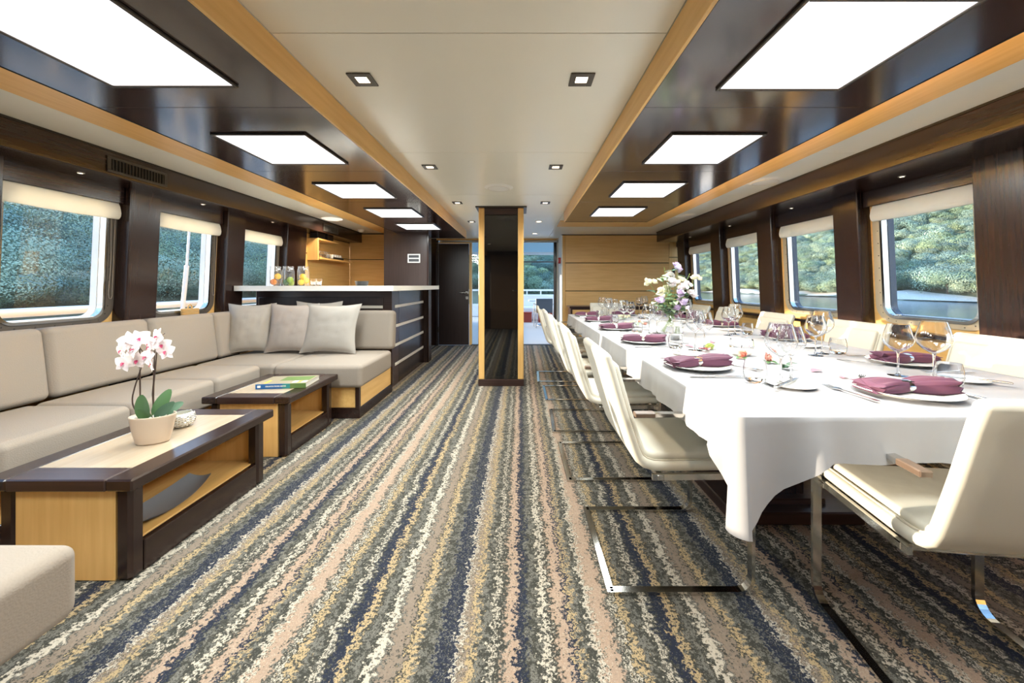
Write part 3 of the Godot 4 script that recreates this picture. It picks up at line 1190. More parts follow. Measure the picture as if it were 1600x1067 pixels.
func make_blinds() -> void:
	var spans := [[-1, 0.76, 1.97, "beside the sofa end by the near return"], [-1, 2.145, 2.80, "above the sofa beside the orchid table"], [-1, 3.075, 3.735, "with the white pole outside"], [-1, 4.015, 4.70, "next to the bar"], [1, 1.235, 1.955, "behind the head of the table"], [1, 2.22, 2.90, "with the widest view of the beach"], [1, 3.205, 3.92, "in the middle of the dining side"], [1, 4.235, 4.94, "nearest but one to the wooden end wall"], [1, 5.265, 6.03, "closest to the wooden end wall"]]
	for s in spans:
		var side: int = s[0]
		var left := side < 0
		var t := thing("window_blind", ("raised cream blind over the sofa-side window " if left else "raised cream blind over the dining-side window ") + s[3], "blind", Vector3.ZERO, 0.0, "blinds of the sofa-side windows" if left else "blinds of the dining-side windows")
		t.transform = wall_frame(side)
		var prof := [[0.07, 1.735], [0.066, 1.715], [0.055, 1.695], [0.047, 1.67], [0.046, 1.645], [0.05, 1.622], [0.058, 1.606], [0.066, 1.6], [0.073, 1.604], [0.078, 1.615], [0.079, 1.735]]
		var rows := []
		var nn := 24
		for k in nn + 1:
			var d := lerpf(s[1], s[2], float(k) / nn)
			var row := PackedVector3Array()
			for q in prof:
				var sag := 0.004 * sin(k * 0.9 + q[1] * 40.0) * (1.0 if q[1] < 1.68 else 0.2)
				row.append(Vector3((q[0] + sag) * side, q[1] - 0.006 * sin(PI * k / nn), -d))
			rows.append(row)
		var b := MB.new()
		b.grid(rows, false, Vector3(-side, 0, 0))
		part(t, "fabric", b, M.blind)
		var bar := MB.new()
		bar.box(Vector3(0.072 * side, 1.742, -(s[1] + s[2]) / 2), Vector3(0.05, 0.016, s[2] - s[1]), 0.003)
		part(t, "head_rail", bar, M.white_paint)
		# bead cord
		var cd := MB.new()
		var d0: float = s[2] - 0.012
		var path := []
		for k in 25:
			path.append(Vector3(0.085 * side, lerpf(1.72, 1.05, k / 24.0), -(d0 - 0.012 - 0.004 * sin(k * 0.3))))
		for k in 9:
			var a := PI * k / 8.0
			path.append(Vector3(0.085 * side, 1.05 - 0.03 * sin(a), -(d0 - 0.012 * cos(a))))
		for k in 25:
			path.append(Vector3(0.085 * side, lerpf(1.05, 1.72, k / 24.0), -(d0 + 0.010)))
		if left:
			cd.tube(path, 0.0022, -1.0, 6)
			part(t, "bead_cord", cd, M.bead_cord)


# ---------------------------------------------------------------- lounge side

func make_sofa() -> void:
	var t := thing("corner_sofa", "long beige fabric corner sofa with beech base under the windows", "sofa", P(-2.4, 0, 2.3))
	var o := -t.position
	var seats := [[-2.73, -2.15, 1.005, 1.57], [-2.73, -2.15, 1.575, 2.13], [-2.73, -2.15, 2.135, 2.71], [-2.73, -2.15, 2.715, 3.185], [-2.73, -2.055, 3.19, 3.93], [-2.05, -1.32, 3.17, 3.93], [-2.73, -2.055, 0.20, 1.0], [-2.05, -1.14, 0.20, 1.0]]
	for s in seats:
		var b := MB.new()
		b.rbox(o + P((s[0] + s[1]) / 2, 0.365, (s[2] + s[3]) / 2), Vector3(s[1] - s[0], 0.19, s[3] - s[2]), 0.035, Vector3(0.004, 0.012, 0.004), Basis(), 5)
		part(t, "seat_cushion", b, M.sofa)
	var tilt := Basis(Vector3(0, 0, 1), 0.12)
	for s in [[0.2, 1.0], [1.005, 1.61], [1.615, 2.236], [2.24, 2.865], [2.87, 3.476], [3.48, 3.905]]:
		var b := MB.new()
		b.rbox(o + P(-2.815, 0.66, (s[0] + s[1]) / 2), Vector3(0.14, 0.42, s[1] - s[0]), 0.04, Vector3(0.014, 0.0, 0.003), tilt, 5)
		part(t, "back_cushion", b, M.sofa)
	var tilt2 := Basis(Vector3(1, 0, 0), -0.10)
	for s in [[-2.72, -2.06], [-2.055, -1.315]]:
		var b := MB.new()
		b.rbox(o + P((s[0] + s[1]) / 2, 0.66, 3.995), Vector3(s[1] - s[0], 0.40, 0.14), 0.04, Vector3(0.003, 0.0, 0.012), tilt2, 5)
		part(t, "back_cushion", b, M.sofa)
	for s in [[-2.05, -1.14]]:
		var b := MB.new()
		b.rbox(o + P((s[0] + s[1]) / 2, 0.66, 0.14), Vector3(s[1] - s[0], 0.40, 0.14), 0.04, Vector3(0.003, 0.0, 0.012), Basis(), 5)
		part(t, "back_cushion", b, M.sofa)
	# wooden boxes below, set back on dark plinths
	for s in [[-2.85, -2.24, 0.25, 4.05], [-2.24, -1.36, 3.235, 4.05], [-2.24, -1.36, 0.25, 0.935]]:
		var b := MB.new()
		b.box(o + P((s[0] + s[1]) / 2, 0.18, (s[2] + s[3]) / 2), Vector3(s[1] - s[0] - 0.002, 0.18, s[3] - s[2]), 0.003)
		part(t, "base_panel", b, M.beech_along)
		var p := MB.new()
		p.box(o + P((s[0] + s[1]) / 2, 0.045, (s[2] + s[3]) / 2), Vector3(s[1] - s[0] + 0.006, 0.09, s[3] - s[2] + 0.01), 0.003)
		part(t, "plinth", p, M.wenge_along)
	for s in [[-1.375, 3.24], [-1.375, 0.93], [-1.36, 4.03]]:
		var b := MB.new()
		b.box(o + P(s[0], 0.175, s[1]), Vector3(0.035, 0.192, 0.035), 0.003)
		part(t, "corner_post", b, M.wenge_up)


func pillow_mesh(w: float, h: float, th: float, sd: int) -> ArrayMesh:
	var nz := FastNoiseLite.new()
	nz.seed = sd
	nz.frequency = 1.4
	var b := MB.new()
	var n := 22
	for s in [-1.0, 1.0]:
		var rows := []
		for i in n + 1:
			var row := PackedVector3Array()
			for j in n + 1:
				var u := 2.0 * i / n - 1.0
				var v := 2.0 * j / n - 1.0
				var pin := 1.0 - 0.13 * (1.0 - v * v) * u * u - 0.0
				var pin2 := 1.0 - 0.11 * (1.0 - u * u) * v * v
				var bulge := pow(maxf(0.0, (1.0 - pow(absf(u), 2.6)) * (1.0 - pow(absf(v), 2.6))), 0.62)
				var cr := 0.010 * nz.get_noise_3d(u * 1.3, v * 1.3, s * 3.0) + 0.006 * nz.get_noise_3d(u * 3.5 + 9.0, v * 3.5, s)
				row.append(Vector3(u * w / 2 * pin, v * h / 2 * pin2, s * (th / 2 * bulge + (cr * bulge) + 0.002)))
			rows.append(row)
		b.grid(rows, false, Vector3(0, 0, s))
	return b.mesh()


func make_pillows() -> void:
	var list := [[-2.60, 3.70, 0.32, -0.22, 0.48, "beige throw pillow in the corner of the sofa beside the window", "pillow", 1], [-2.22, 3.725, 0.05, -0.24, 0.48, "pale rose-beige throw pillow between the other pillows on the sofa", "pillow_rose", 2], [-1.83, 3.70, -0.06, -0.26, 0.48, "broad off-white throw pillow at the sofa end beside the bar", "pillow", 3], [-2.03, 3.86, 0.02, -0.06, 0.485, "beige throw pillow tucked behind the front pillows", "pillow", 4]]
	for p in list:
		var wd: float = 0.55 if p[7] == 3 else (0.40 if p[7] == 1 else 0.46)
		var t := thing("throw_pillow", p[5], "pillow", P(p[0], 0.465, p[1]))
		var hh: float = p[4]
		var node := MeshInstance3D.new()
		node.name = "cover"
		node.mesh = pillow_mesh(wd, hh, 0.14 if p[7] != 4 else 0.06, p[7])
		node.mesh.surface_set_material(0, M[p[6]])
		t.add_child(node)
		node.basis = Basis(Vector3.UP, p[2]) * Basis(Vector3.RIGHT, p[3])
		node.position = Vector3(0, hh * 0.5 * cos(p[3]) + 0.012, 0)
		# piping round the edge
		var b := MB.new()
		var path := []
		for q in [[-1, -1, 1, -1], [1, -1, 1, 1], [1, 1, -1, 1], [-1, 1, -1, -1]]:
			for k in 12:
				var u := lerpf(q[0], q[2], k / 12.0)
				var v := lerpf(q[1], q[3], k / 12.0)
				path.append(Vector3(u * wd / 2 * (1.0 - 0.13 * (1.0 - v * v) * u * u), v * hh / 2 * (1.0 - 0.11 * (1.0 - u * u) * v * v), 0))
		path.append(path[0])
		b.tube(path, 0.004, -1.0, 6)
		var pp := part(t, "piping", b, M[p[6]])
		pp.transform = node.transform


func coffee_table(at: Vector3, len: float, label: String) -> Node3D:
	var t := thing("coffee_table", label, "coffee table", at)
	var w := 0.57
	var H := 0.40
	# top: dark frame with a pale inlay
	var bw := 0.10
	for s in [-1.0, 1.0]:
		boxp(t, "side_rail", Vector3(s * (w / 2 - bw / 2), H - 0.0225, 0), Vector3(bw, 0.045, len), M.wenge_along, 0.006)
		boxp(t, "end_rail", Vector3(0, H - 0.0225, s * (len / 2 - bw / 2)), Vector3(w - 2 * bw - 0.0005, 0.045, bw), M.wenge_across, 0.004)
	boxp(t, "inlay", Vector3(0, H - 0.012, 0), Vector3(w - 2 * bw, 0.023, len - 2 * bw), M.maple_top, 0.001)
	# legs, end panels, shelf
	var bx := w / 2 - 0.035
	var bz := len / 2 - 0.03
	for sx in [-1.0, 1.0]:
		for sz in [-1.0, 1.0]:
			boxp(t, "leg", Vector3(sx * (bx - 0.03), (H - 0.046) / 2, sz * (bz - 0.03)), Vector3(0.06, H - 0.046, 0.06), M.wenge_up, 0.012)
		boxp(t, "kick_rail", Vector3(sx * (bx - 0.02), 0.06, 0), Vector3(0.03, 0.12, 2 * bz - 0.122), M.wenge_along, 0.003)
	for sz in [-1.0, 1.0]:
		boxp(t, "end_panel", Vector3(0, (H - 0.046) / 2, sz * (bz - 0.012)), Vector3(2 * bx - 0.122, H - 0.05, 0.018), M.beech_up, 0.002)
	boxp(t, "shelf", Vector3(0, 0.115, 0), Vector3(2 * bx - 0.075, 0.016, 2 * bz - 0.05), M.beech_along, 0.002)
	boxp(t, "middle_panel", Vector3(-0.16, 0.235, 0), Vector3(0.018, 0.22, 2 * bz - 0.05), M.beech_along, 0.002)
	return t


func make_tables() -> void:
	coffee_table(P(-1.725, 0, 1.83), 0.82, "low coffee table with dark frame and pale inlay carrying the orchid")
	coffee_table(P(-1.775, 0, 2.80), 0.66, "low coffee table with dark frame and pale inlay carrying the book")
	# curved dark tray on the shelf of the first table
	var tr := thing("shelf_tray", "dark grey leaf-shaped tray on the shelf of the coffee table with the orchid", "tray", P(-1.62, 0.1235, 1.72))
	var rows := []
	for i in 19:
		var row := PackedVector3Array()
		var u := 2.0 * i / 18.0 - 1.0
		for j in 9:
			var v := 2.0 * j / 8.0 - 1.0
			var wd := 0.085 * (1.0 - 0.35 * u * u)
			row.append(Vector3(v * wd, 0.004 + 0.034 * u * u + 0.012 * v * v, -u * 0.22))
		rows.append(row)
	for s in [0.0, 1.0]:
		var b := MB.new()
		var r2 := []
		for row in rows:
			var q := PackedVector3Array()
			for p in row:
				q.append(p - Vector3(0, 0.003 * s, 0))
			r2.append(q)
		b.grid(r2, false, Vector3.UP if s == 0.0 else Vector3.DOWN)
		part(tr, "dish" if s == 0.0 else "underside", b, M.tray_steel)
	make_book()
	make_orchid()
	# small mosaic bowl
	var bw := thing("mosaic_bowl", "small round silver mosaic bowl beside the orchid pot", "bowl", P(-1.735, 0.4005, 1.965))
	var b := MB.new()
	b.lathe(Vector3.ZERO, [[0.0, 0.0], [0.03, 0.0], [0.05, 0.018], [0.056, 0.038], [0.05, 0.06], [0.04, 0.07], [0.037, 0.069], [0.047, 0.058], [0.052, 0.038], [0.046, 0.02], [0.028, 0.006], [0.0, 0.005]], 28)
	part(bw, "shell", b, M.mosaic)
	var dots := MB.new()
	for k in 150:
		var y := 0.008 + 0.056 * ((k % 10) + 0.5) / 10.0
		var a := TAU * (k / 10) / 15.0 + (k % 2) * 0.2
		var r := 0.0555 - 7.5 * pow(y - 0.038, 2.0) - (0.004 if y < 0.02 else 0.0)
		dots.box(Vector3(cos(a) * r, y, sin(a) * r), Vector3(0.009, 0.0048, 0.004), 0.001, Basis(Vector3.UP, PI / 2 - a + 0.2 * sin(k * 7.0)))
	var dm := part(bw, "mosaic_tiles", dots, M.silver)
	dm.set_meta("kind", "stuff")


func text_mesh(s: String, size: float, depth := 0.001) -> TextMesh:
	var tm := TextMesh.new()
	tm.text = s
	tm.font_size = 32
	tm.pixel_size = size / 32.0
	tm.depth = depth
	tm.curve_step = 2.0
	var f := SystemFont.new()
	f.font_names = PackedStringArray(["Droid Sans"])
	f.font_weight = 700
	tm.font = f
	return tm


func make_book() -> void:
	var t := thing("picture_book", "thick blue-spined picture book lying on the coffee table near the bar", "book", P(-1.69, 0.4005, 2.80), 0.12)
	var w := 0.33
	var dp := 0.24
	var h := 0.034
	boxp(t, "pages", Vector3(0, h / 2, -0.004), Vector3(w - 0.008, h - 0.006, dp - 0.012), M.paper, 0.001)
	boxp(t, "back_cover", Vector3(0, 0.0015, 0), Vector3(w, 0.003, dp), M.book_cover, 0.001)
	boxp(t, "front_cover", Vector3(0, h - 0.0015, 0), Vector3(w, 0.003, dp), M.book_cover, 0.001)
	boxp(t, "spine", Vector3(-0.07, h / 2, dp / 2 + 0.001), Vector3(0.19, h, 0.004), M.book_blue, 0.001)
	boxp(t, "spine_panel", Vector3(0.035, h / 2, dp / 2 + 0.0022), Vector3(0.05, h - 0.001, 0.004), M.book_teal, 0.001)
	boxp(t, "spine_photo", Vector3(0.1125, h / 2, dp / 2 + 0.001), Vector3(0.105, h, 0.004), M.book_green, 0.001)
	boxp(t, "spine_emblem", Vector3(-0.142, h / 2, dp / 2 + 0.0032), Vector3(0.022, 0.016, 0.002), M.paper, 0.001)
	var tx := piece(t, "spine_title", text_mesh("CROATIA FROM ABOVE", 0.0125), M.white_paint, Vector3(-0.032, h / 2 + 0.001, dp / 2 + 0.0048))
	tx.scale = Vector3(1, 1, 1)
	boxp(t, "cover_band", Vector3(-0.115, h + 0.0004, 0.06), Vector3(0.018, 0.001, 0.09), M.book_yellow, 0.0)
	boxp(t, "cover_band", Vector3(0.105, h + 0.0004, 0.07), Vector3(0.014, 0.001, 0.06), M.book_yellow, 0.0)
	boxp(t, "cover_patch", Vector3(0.075, h + 0.0004, 0.07), Vector3(0.03, 0.001, 0.05), M.paper, 0.0)
	boxp(t, "cover_patch", Vector3(0.135, h + 0.0004, 0.07), Vector3(0.025, 0.001, 0.05), M.paper, 0.0)
	boxp(t, "cover_photo", Vector3(0.05, h + 0.0002, -0.03), Vector3(0.2, 0.0006, 0.12), M.book_green, 0.0)


# a leaf or petal: width profile along its length, bent by droop, cupped across
func blade(b: MB, at: Vector3, dir: Vector3, up: Vector3, len: float, wd: float, droop: float, cup: float, blunt := 0.7, n := 8, ex := 0.75) -> void:
	var side := dir.cross(up).normalized()
	var rows := []
	for i in n + 1:
		var t := float(i) / n
		var w := wd * pow(sin(PI * clampf(pow(t, blunt) * 0.96 + 0.03, 0.0, 1.0)), ex)
		var c := at + dir * len * t + up * (-droop * t * t * len)
		var row := PackedVector3Array()
		for j in 5:
			var v := j / 2.0 - 1.0
			row.append(c + side * v * w * 0.5 + up * cup * absf(v) * w)
		rows.append(row)
	b.grid(rows, false, up)


func make_orchid() -> void:
	var t := thing("potted_orchid", "white and pink orchid in an oval beige pot on the coffee table", "orchid", P(-1.692, 0.4005, 1.765), 0.28)
	var pot := MB.new()
	pot.lathe(Vector3.ZERO, [[0.0, 0.0], [0.062, 0.0], [0.068, 0.006], [0.082, 0.06], [0.092, 0.115], [0.094, 0.124], [0.091, 0.127], [0.087, 0.122], [0.084, 0.112], [0.0, 0.11]], 40, 0.93, 0.62)
	part(t, "pot", pot, M.pot_clay)
	var soil := MB.new()
	soil.lathe(Vector3.ZERO, [[0.084, 0.108], [0.06, 0.113], [0.02, 0.116], [0.0, 0.117]], 24, 0.93, 0.62)
	part(t, "soil", soil, M.soil)
	var chips := MB.new()
	rng.seed = 12
	for k in 26:
		var a := rng.randf() * TAU
		var r := sqrt(rng.randf()) * 0.072
		chips.box(Vector3(cos(a) * r, 0.117, sin(a) * r * 0.62), Vector3(0.016, 0.007, 0.01), 0.002, Basis(Vector3(rng.randf(), 1, rng.randf()).normalized(), rng.randf() * 3.0))
	part(t, "bark_chips", chips, M.light_strip).set_meta("kind", "stuff")
	for s in [[Vector3(-0.02, 0.112, 0.02), Vector3(-0.05, 1.0, 0.18), 0.115, 0.055, 0.1], [Vector3(0.012, 0.112, 0.0), Vector3(0.28, 1.0, -0.05), 0.125, 0.058, 0.25], [Vector3(0.02, 0.112, 0.02), Vector3(0.75, 0.8, 0.25), 0.10, 0.045, 0.2], [Vector3(0.0, 0.112, 0.02), Vector3(-0.3, 0.62, 0.5), 0.07, 0.042, 0.15], [Vector3(0.02, 0.112, -0.02), Vector3(0.7, 0.6, -0.45), 0.09, 0.045, 0.3]]:
		var b := MB.new()
		var dir: Vector3 = s[1].normalized()
		var up := (Vector3(0, 0, 1) + Vector3.UP * 0.3 - dir * dir.dot(Vector3(0, 0, 1) + Vector3.UP * 0.3)).normalized()
		blade(b, s[0], dir, up, s[2], s[3], s[4], 0.10, 0.85, 14, 0.48)
		part(t, "leaf", b, M.leaf_green if s[3] > 0.05 or s[2] < 0.08 else M.leaf_deep)
	var stakes := [[Vector3(-0.046, 0.11, 0.0), Vector3(-0.05, 0.50, 0.0)], [Vector3(-0.005, 0.11, -0.01), Vector3(0.003, 0.515, -0.01)]]
	for s in stakes:
		var b := MB.new()
		b.tube([s[0], (s[0] + s[1]) / 2, s[1]], 0.0032, 0.0028, 6)
		part(t, "stake", b, M.stem_brown)
	var ends := []
	for s in [[Vector3(-0.02, 0.115, 0.01), Vector3(-0.07, 0.19, 0.01), Vector3(-0.045, 0.33, 0.005), Vector3(-0.02, 0.40, 0.02), Vector3(-0.055, 0.47, 0.03)], [Vector3(0.0, 0.115, -0.01), Vector3(-0.005, 0.22, -0.008), Vector3(0.005, 0.34, -0.008), Vector3(0.02, 0.46, 0.0), Vector3(0.055, 0.50, 0.02)]]:
		var cv := Curve3D.new()
		for i in s.size():
			var tg: Vector3 = (s[mini(i + 1, s.size() - 1)] - s[maxi(i - 1, 0)]) / 5.0
			cv.add_point(s[i], -tg, tg)
		var pts := []
		for p in cv.tessellate(4):
			pts.append(p)
		var b := MB.new()
		b.tube(pts, 0.0032, 0.002, 6)
		part(t, "flower_stem", b, M.stem_brown)
	# blooms: five broad petals and a pink lip
	var bl := MB.new()
	for k in 5:
		var a := PI / 2 + TAU * k / 5.0
		var big := k == 1 or k == 4
		blade(bl, Vector3.ZERO, Vector3(cos(a), sin(a), 0.1).normalized(), Vector3(0, 0, 1), 0.034 if big else 0.032, 0.034 if big else 0.022, 0.12, 0.05, 0.7, 6)
	var bmesh := bl.mesh()
	var lp := MB.new()
	blade(lp, Vector3(0, 0.002, 0.003), Vector3(0, -0.55, 0.8).normalized(), Vector3(0, 0.8, 0.55).normalized(), 0.018, 0.015, 0.5, 0.35, 0.8, 5)
	lp.lathe(Vector3(0, 0, 0.006), [[0.0, -0.004], [0.004, 0.0], [0.0, 0.005]], 8)
	var lmesh := lp.mesh()
	rng.seed = 4
	var at := [[-0.085, 0.43, 0.03], [-0.075, 0.385, 0.035], [-0.052, 0.465, 0.04], [-0.025, 0.47, 0.04], [-0.032, 0.435, 0.055], [-0.028, 0.395, 0.05], [0.004, 0.405, 0.05], [0.012, 0.44, 0.045], [0.03, 0.475, 0.03], [0.042, 0.445, 0.03], [0.055, 0.42, 0.025], [0.018, 0.378, 0.045], [-0.056, 0.405, 0.035], [0.0, 0.455, 0.02]]
	for p in at:
		var f := Node3D.new()
		f.name = "bloom"
		t.add_child(f, true)
		f.position = Vector3(p[0] * 1.15, 0.43 + (p[1] - 0.43) * 1.25, p[2])
		f.rotation = Vector3(rng.randf_range(-0.35, 0.25), rng.randf_range(-0.8, 0.8) - 0.28, rng.randf_range(-0.5, 0.5))
		f.scale = Vector3.ONE * rng.randf_range(1.15, 1.4)
		piece(f, "petals", bmesh, M.petal_white)
		piece(f, "lip", lmesh, M.orchid_lip).scale = Vector3.ONE * 0.72


func make_bar() -> void:
	var t := thing("bar_counter", "dark bar counter with a thick white top and pale metal inlays", "bar counter", P(-1.9, 0, 4.3))
	var o := -t.position
	var b := MB.new()
	# body: front leg and side leg
	b.box(o + P(-2.16, 0.53, 4.33), Vector3(1.49, 1.06, 0.24), 0.004)
	part(t, "front_body", b, M.wenge_across)
	b = MB.new()
	b.box(o + P(-1.525, 0.53, 5.02), Vector3(0.22, 1.06, 1.14), 0.004)
	part(t, "side_body", b, M.wenge_along)
	b = MB.new()
	b.box(o + P(-2.19, 0.56, 4.205), Vector3(1.36, 0.86, 0.012), 0.003)
	part(t, "front_panel", b, M.dark_door)
	b = MB.new()
	b.box(o + P(-2.19, 0.885, 4.196), Vector3(1.36, 0.03, 0.008), 0.002)
	part(t, "inlay_strip", b, M.light_strip)
	for y in [0.885, 0.665, 0.45, 0.235]:
		b = MB.new()
		b.box(o + P(-1.411, y, 4.92), Vector3(0.008, 0.032, 1.24), 0.002)
		part(t, "inlay_strip", b, M.light_strip)
	# white top in one piece, L-shaped
	var poly := PackedVector2Array([Vector2(-2.885, 3.86), Vector2(-1.285, 3.86), Vector2(-1.19, 5.58), Vector2(-1.70, 5.58), Vector2(-1.70, 4.42), Vector2(-2.885, 4.42)])
	var q := PackedVector2Array()
	for p in poly:
		q.append(Vector2(p.x + o.x, -p.y + o.z))
	b = MB.new()
	b.slab(q, 0.052, Vector3(0, 1.091, 0), Basis(Vector3(1, 0, 0), Vector3(0, 0, 1), Vector3(0, -1, 0)))
	part(t, "counter_top", b, M.white_stone)


func make_bar_things() -> void:
	var y := 1.1172
	# three glass jars with fruit
	var jar := MB.new()
	jar.lathe(Vector3.ZERO, [[0.0, 0.002], [0.046, 0.002], [0.054, 0.01], [0.056, 0.04], [0.056, 0.15], [0.05, 0.175], [0.046, 0.183], [0.046, 0.2], [0.044, 0.2], [0.044, 0.182], [0.048, 0.173], [0.0535, 0.15], [0.0535, 0.04], [0.05, 0.012], [0.0, 0.009]], 32)
	var jm := jar.mesh()
	var rim := MB.new()
	rim.lathe(Vector3.ZERO, [[0.0465, 0.186], [0.051, 0.188], [0.052, 0.197], [0.048, 0.203], [0.044, 0.201], [0.0465, 0.186]], 32)
	var rm := rim.mesh()
	var fr := MB.new()
	fr.lathe(Vector3.ZERO, [[0.0, -0.032], [0.014, -0.029], [0.026, -0.019], [0.032, 0.0], [0.026, 0.019], [0.014, 0.029], [0.0, 0.032]], 16)
	var fm := fr.mesh()
	var jars := [[-2.575, "tall glass jar of oranges and lemons on the bar beside the window", [["orange", "orange_peel", -0.015, 0.04, 0.012], ["orange", "lemon_peel", 0.018, 0.098, -0.008]]], [-2.44, "tall glass jar of limes on the bar between the two jars of yellow fruit", [["lime", "lime_peel", 0.024, 0.062, 0.01], ["lime", "leaf_green", -0.02, 0.036, 0.012], ["lime", "lime_peel", 0.012, 0.03, -0.024]]], [-2.285, "tall glass jar of lemons on the bar next to the small tumblers", [["lemon", "lemon_peel", -0.012, 0.036, 0.018], ["lemon", "lemon_peel", 0.02, 0.052, -0.018], ["lemon", "lemon_peel", -0.006, 0.095, 0.0]]]]
	for j in jars:
		var t := thing("fruit_jar", j[1], "jar", P(j[0], y, 4.03), 0.0, "fruit jars on the bar")
		piece(t, "body", jm, M.jar_glass)
		piece(t, "rim", rm, M.jar_glass)
		for f in j[2]:
			var fo := thing(f[0], "%s in the %s" % ["yellow lemon" if f[1] == "lemon_peel" else ("deep orange fruit" if f[1] == "orange_peel" else ("dark green lime" if f[1] == "leaf_green" else "pale green lime")), "jar beside the window" if j[0] < -2.5 else ("middle jar on the bar" if j[0] < -2.4 else "jar next to the small tumblers")], "fruit", P(j[0] + f[2], y + f[3], 4.03 - f[4]), 0.0, "fruit in the bar jars")
			piece(fo, "fruit", fm, M[f[1]])
	# small tumblers beside the jars
	var tb := MB.new()
	tb.lathe(Vector3.ZERO, [[0.0, 0.004], [0.024, 0.004], [0.026, 0.01], [0.031, 0.075], [0.03, 0.075], [0.024, 0.014], [0.0, 0.012]], 20)
	var tm := tb.mesh()
	for x in [-2.175, -2.115]:
		var t := thing("bar_tumbler", "small clear tumbler upside up on the bar beside the jar of lemons", "glass", P(x, y - 0.002, 4.02), 0.0, "small tumblers on the bar")
		piece(t, "glass", tm, M.stemware)
	var bw := thing("black_bowl", "low black bowl on the back edge of the white bar top", "bowl", P(-1.79, y, 4.32))
	var b := MB.new()
	b.lathe(Vector3.ZERO, [[0.0, 0.0], [0.055, 0.0], [0.066, 0.012], [0.07, 0.045], [0.078, 0.05], [0.072, 0.052], [0.066, 0.044], [0.06, 0.014], [0.0, 0.01]], 28)
	part(bw, "bowl", b, M.black_plastic)
	# wall shelf with glasses and cups
	var s := thing("wall_shelf", "open beech shelf on the wooden wall behind the bar", "shelf", P(-2.8985, 1.48, 5.2))
	boxp(s, "end_panel", P(0.075, 0.135, 0.012), Vector3(0.15, 0.30, 0.022), M.beech_up, 0.002)
	boxp(s, "lower_board", P(0.085, 0.012, 0.52), Vector3(0.17, 0.024, 0.99), M.beech_along, 0.002)
	boxp(s, "upper_board", P(0.075, 0.273, 0.31), Vector3(0.15, 0.024, 0.57), M.beech_along, 0.002)
	var gl := MB.new()
	gl.lathe(Vector3.ZERO, [[0.0, 0.003], [0.026, 0.003], [0.031, 0.095], [0.03, 0.095], [0.025, 0.008], [0.0, 0.007]], 18)
	var gm := gl.mesh()
	for k in 5:
		var g := thing("shelf_glass", "clear straight glass standing on the beech shelf behind the bar", "glass", P(-2.79, 1.5045, 5.28 + 0.066 * k), 0.0, "glasses on the beech shelf")
		piece(g, "glass", gm, M.stemware)
	var tray := thing("cup_tray", "small black tray of cups on the beech shelf behind the bar", "tray", P(-2.81, 1.5045, 5.76))
	boxp(tray, "base", Vector3(0, 0.005, 0), Vector3(0.155, 0.01, 0.32), M.black_plastic, 0.003)
	boxp(tray, "rim", Vector3(0.0745, 0.018, 0), Vector3(0.006, 0.026, 0.32), M.black_plastic, 0.002)
	boxp(tray, "rim", Vector3(-0.0745, 0.018, 0), Vector3(0.006, 0.026, 0.32), M.black_plastic, 0.002)
	var cu := MB.new()
	cu.lathe(Vector3.ZERO, [[0.0, 0.0], [0.022, 0.0], [0.03, 0.06], [0.028, 0.06], [0.021, 0.005], [0.0, 0.004]], 18)
	cu.tube([Vector3(0.027, 0.05, 0), Vector3(0.042, 0.045, 0), Vector3(0.042, 0.022, 0), Vector3(0.024, 0.015, 0)], 0.004, -1.0, 6)
	var cm := cu.mesh()
	for k in 8:
		var c := thing("coffee_cup", "small white cup on the black tray of the beech shelf", "cup", P(-2.845 + 0.068 * (k % 2), 1.5148, 5.65 + 0.075 * (k / 2)), 1.2, "white cups on the shelf tray")
		piece(c, "cup", cm, M.porcelain)
	for s2 in [[5.33, 0.20, 0.085, "low black box on top of the beech shelf next to the window"], [5.58, 0.16, 0.10, "taller black box on top of the beech shelf toward the corner"]]:
		var bx := thing("storage_box", s2[3], "box", P(-2.82, 1.7655, s2[0]))
		boxp(bx, "box", Vector3(0, s2[2] / 2 - 0.008, 0), Vector3(0.11, s2[2] - 0.016, s2[1]), M.black_plastic, 0.004)
		boxp(bx, "lid", Vector3(0, s2[2] - 0.008, 0), Vector3(0.116, 0.016, s2[1] + 0.006), M.tray_dark, 0.003)
	# wicker basket standing on the ledge
	var wk := thing("wicker_basket", "small wicker basket with a loop on the ledge behind the sofa", "basket", P(-2.965, 0.8025, 3.44), 0.0)
	var rows := MB.new()
	for k in 9:
		var yy := 0.006 + 0.0125 * k
		var path := []
		for i in 25:
			var a := TAU * i / 24.0
			path.append(Vector3(cos(a) * 0.028, yy, sin(a) * 0.085))
		rows.tube(path, 0.0065, -1.0, 6)
	rows.box(Vector3(0, 0.005, 0), Vector3(0.05, 0.008, 0.16), 0.003)
	part(wk, "woven_body", rows, M.wicker)
	var lp := MB.new()
	var lpath := []
	for i in 13:
		var a := PI * i / 12.0
		lpath.append(Vector3(0, 0.11 + 0.035 * sin(a), cos(a) * 0.022))
	lp.tube(lpath, 0.006, -1.0, 6)
	part(wk, "loop", lp, M.wicker)


# ---------------------------------------------------------------- dining side

func arc2(cx: float, cy: float, r: float, a0: float, a1: float, n: int) -> Array:
	var out := []
	for k in n + 1:
		var a := deg_to_rad(lerpf(a0, a1, float(k) / n))
		out.append(Vector2(cx + cos(a) * r, cy + sin(a) * r))
	return out


